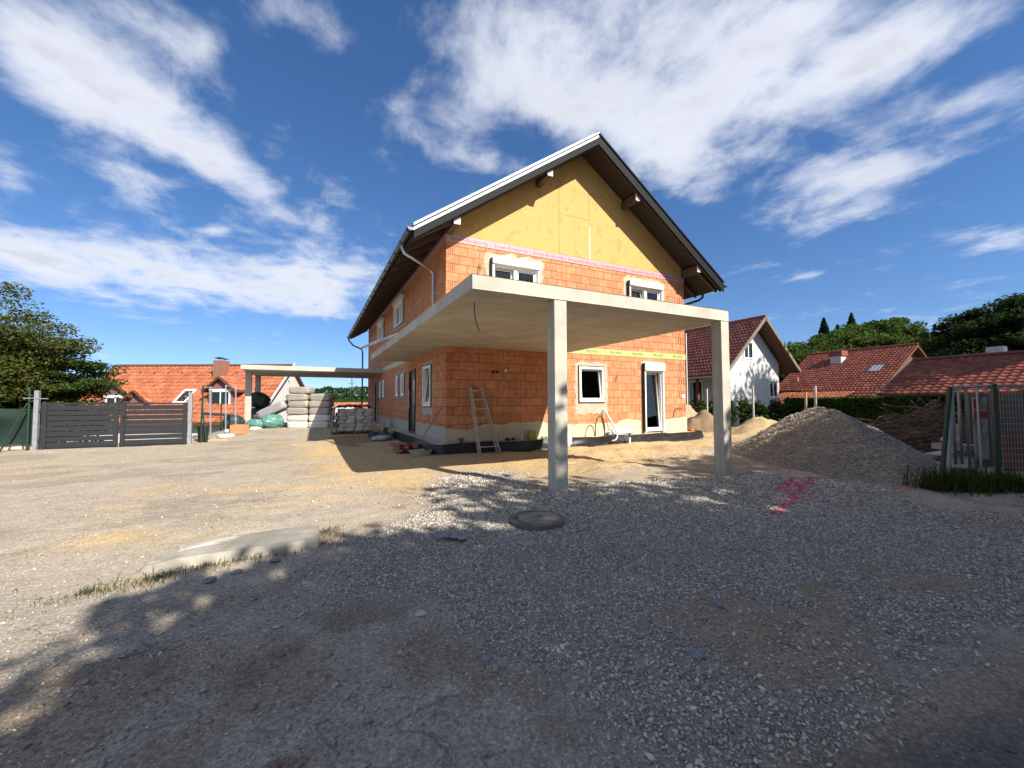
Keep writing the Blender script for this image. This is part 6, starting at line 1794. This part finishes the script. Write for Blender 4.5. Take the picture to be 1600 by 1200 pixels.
for i, (x, y, l, a, lb) in enumerate(((-.75, -7.35, .22, -.5, 'short brown twig on the gravel right of the manhole'), (4.6, -6.75, .8, -.35, 'long twig by the pink paint near the pile'))):
    dx, dy = math.cos(a) * l / 2, math.sin(a) * l / 2; z = h1(x, y) + .02
    tag(MB().tube([(x - dx, y - dy, z), (x + .02, y + .01, z + .02), (x + dx, y + dy, z)], [.008, .007, .004], 6).build('twig', 'stick'), lb, 'twig', 'twigs on the ground')

# ---- stakes
for i, (x, y, z, lb) in enumerate(((14.3, .66, 1.98, 'white marker stake before the white house'), (14.2, 2.93, 2.0, 'pale stake between the house corner and right column'), (12.0, -2.7, 1.66, 'short brown stake behind the gravel pile'), (12.3, -2.85, 1.9, 'tall pale stake behind the gravel pile'))):
    st = tag(MB().bar((x, y, -.1), (x + .02, y, z), .06, .05, (1, 0, 0)).build('marker_stake', 'timber' if i == 2 else 'white_sack'), lb, 'stake', 'stakes by the heaps')

# ---- brush pile
r_ = np.random.default_rng(211); mb = MB()
for i in range(420):
    t = r_.random() ** .8; cx_, cy_ = 11.9 + r_.normal() * .75, -5.75 + r_.normal() * .65
    z = max(.05, (1.15 - .5 * math.hypot(cx_ - 11.9, cy_ + 5.75)) * t) + .05
    a = r_.normal() * .5 + (2.4 if r_.random() < .7 else r_.random() * 6); l = r_.uniform(.5, 2.0) * (1.2 if i < 60 else 1)
    d_ = Vector((math.cos(a), math.sin(a), r_.normal() * .28)).normalized()
    p = Vector((cx_, cy_, z)) - d_ * l / 2
    pts = [p]
    for k in range(3): pts.append(pts[-1] + (d_ + Vector(r_.normal(size=3)) * .16) * l / 3)
    for q in pts: q.z = max(q.z, .02)
    r0 = r_.uniform(.007, .02)
    mb.tube(pts, [r0, r0 * .85, r0 * .65, r0 * .35], 5)
    if i % 3 == 0: mb.tube([pts[2], pts[2] + Vector(r_.normal(size=3)) * .2 + d_ * .2, pts[2] + Vector(r_.normal(size=3)) * .2 + d_ * .45], [r0 * .5, r0 * .4, r0 * .2], 4)
tag(mb.build('brush_pile', 'stick'), 'tangled heap of dry brown branches right of the gravel pile', 'brush pile', kind='stuff')
tag(MB().box(9.6, 10.5, -6.9, -6.5, .12, .16).build('timber_board', 'white_sack'), 'pale board lying between the gravel pile and the branches', 'board')

# ---- site fence on the right edge
sf = thing('site_fence', 'leaning site fence of grey tube frames at the right edge', 'fence', (6.6, -8.3, 0))
A, B = Vector((6.12, -8.02, 0)), Vector((7.9, -8.95, 0)); dA = (B - A).normalized()
MB().tube([(5.74, -7.94, -.1), (6.02, -8.03, 1.6)], .032, 8).build('post', 'fence_green', sf)
MB().tube([(5.98, -7.95, -.1), (6.10, -8.03, 1.63)], .028, 8).build('post', 'galvanised', sf)
for (s, l) in ((.0, .22), (.10, .55)):
    p0 = A + dA * s; p1 = A + dA * (s + l)
    MB().tube([p0 + Vector((0, 0, .35)), p0 + Vector((0, 0, 1.52)), p0 + dA * .05 + Vector((0, 0, 1.60)), p1 - dA * .05 + Vector((0, 0, 1.61)), p1 + Vector((0, 0, 1.55)), p1 + Vector((0, 0, .05))], .019, 8).build('tube_frame', 'galvanised', sf, smooth=True)
p = A + dA * .56
MB().tube([p + Vector((.02, -.08, 0)), p + Vector((.02, -.08, 1.66))], .024, 8).build('post', 'fence_green', sf)
p = A + dA * .40
MB().tube([p + Vector((0, 0, .1)), p + Vector((-.01, 0, 1.66))], .016, 8).build('upright', 'galvanised', sf)
mb = MB()
for z in np.arange(.2, 1.6, .10): mb.tube([tuple(A + dA * .6 + Vector((0, 0, z))), tuple(B + Vector((0, 0, z)))], .003, 4)
for s in np.arange(.6, 2.0, .05): mb.tube([tuple(A + dA * s + Vector((0, 0, .1))), tuple(A + dA * s + Vector((0, 0, 1.58)))], .003, 4)
tag(mb.build('wire_mesh', 'galvanised', sf), kind='stuff')
MB().tube([tuple(A + dA * .56 + Vector((0, 0, 1.62))), tuple(B + Vector((0, 0, 1.6)))], .019, 8).build('top_rail', 'galvanised', sf)
sg = thing('notice_board', 'narrow weathered white and red notice board behind the site fence', 'sign', (6.95, -8.1, 0))
cdir = Vector((.9, -.44, 0)); c0 = Vector((6.97, -8.09, 0)); nf = Vector((-.44, -.9, 0))
fn = lambda u, v, w_: tuple(c0 + cdir * u + nf * w_ + Vector((0, 0, v)))
MB().prism([(-.115, .38), (.115, .38), (.115, 1.44), (-.115, 1.44)], fn, -.01, .01).build('board', 'sign_white', sg)
for (a, b, p, q, m_) in ((-.11, .0, 1.24, 1.40, 'sign_red'), (-.11, .11, 1.08, 1.20, 'sign_red'), (-.07, .0, .78, .98, 'sign_blue'), (.01, .05, .70, .92, 'sign_blue')):
    MB().prism([(a, p), (b, p), (b, q), (a, q)], fn, .0105, .013).build('print', m_, sg)
font('lettering', 'STOP', .075, 'tape_text_white', sg, (0, 0, 0), (0, 0, 0))
lt = sg.children[-1]; lt.matrix_parent_inverse = Matrix.Identity(4); lt.parent = sg
lt.location = Vector(fn(-.09, 1.14, .0145)) - Vector(sg.location); lt.rotation_euler = (R(90), 0, math.atan2(cdir.y, cdir.x))
for a in (-.08, .08): MB().bar(fn(a, 0, -.02), fn(a, 1.3, -.02), .03, .02).build('leg', 'old_plank', sg)
ps = thing('plank_wall', 'dark weathered plank wall behind the site fence', 'plank wall', (10, -7.8, 0))
for i in range(14):
    c = Vector((9.2, -7.4, 0)) + Vector((.9, -.44, 0)) * (i * .165); h = 1.5 + .12 * ((i * 5) % 4) / 3
    o = MB().bar((c.x, c.y, -.1), (c.x + rng.uniform(-.02, .02), c.y, h), .15, .025, (.44, .9, 0)).build('plank', 'old_plank', ps)
put('rusty_sheet', MB().box(-.5, .5, -.02, .02, 0, .8).mesh('sheet', 'rust'), 'rust', (9.3, -8.1, 0), math.atan2(-.44, .9), label='rusty brown sheet leaning before the plank wall', cat='metal sheet')
put('stone_block', rock(.27, 401, .95), 'rough_stone', (7.02, -7.78, .22), .4, label='rounded boulder under the stone slab by the fence', cat='stone', group='stones by the site fence')
put('stone_block', MB().box(-.27, .27, -.17, .17, -.05, .05).mesh('cap_stone', 'rough_stone'), 'rough_stone', (6.98, -7.78, .56), -.4, .03, .02, label='flat stone slab lying on the boulder by the fence', cat='stone', group='stones by the site fence')
put('stone_block', rock(.15, 403, .55), 'rough_stone', (6.86, -7.74, .67), .9, label='broken stone on top of the flat slab by the fence', cat='stone', group='stones by the site fence')
tag(MB().bar((7.25, -7.75, .5), (7.20, -7.75, .95), .05, .04, (1, 0, 0)).build('timber_board', 'timber'), 'short upright piece of wood behind the stone slab', 'board')
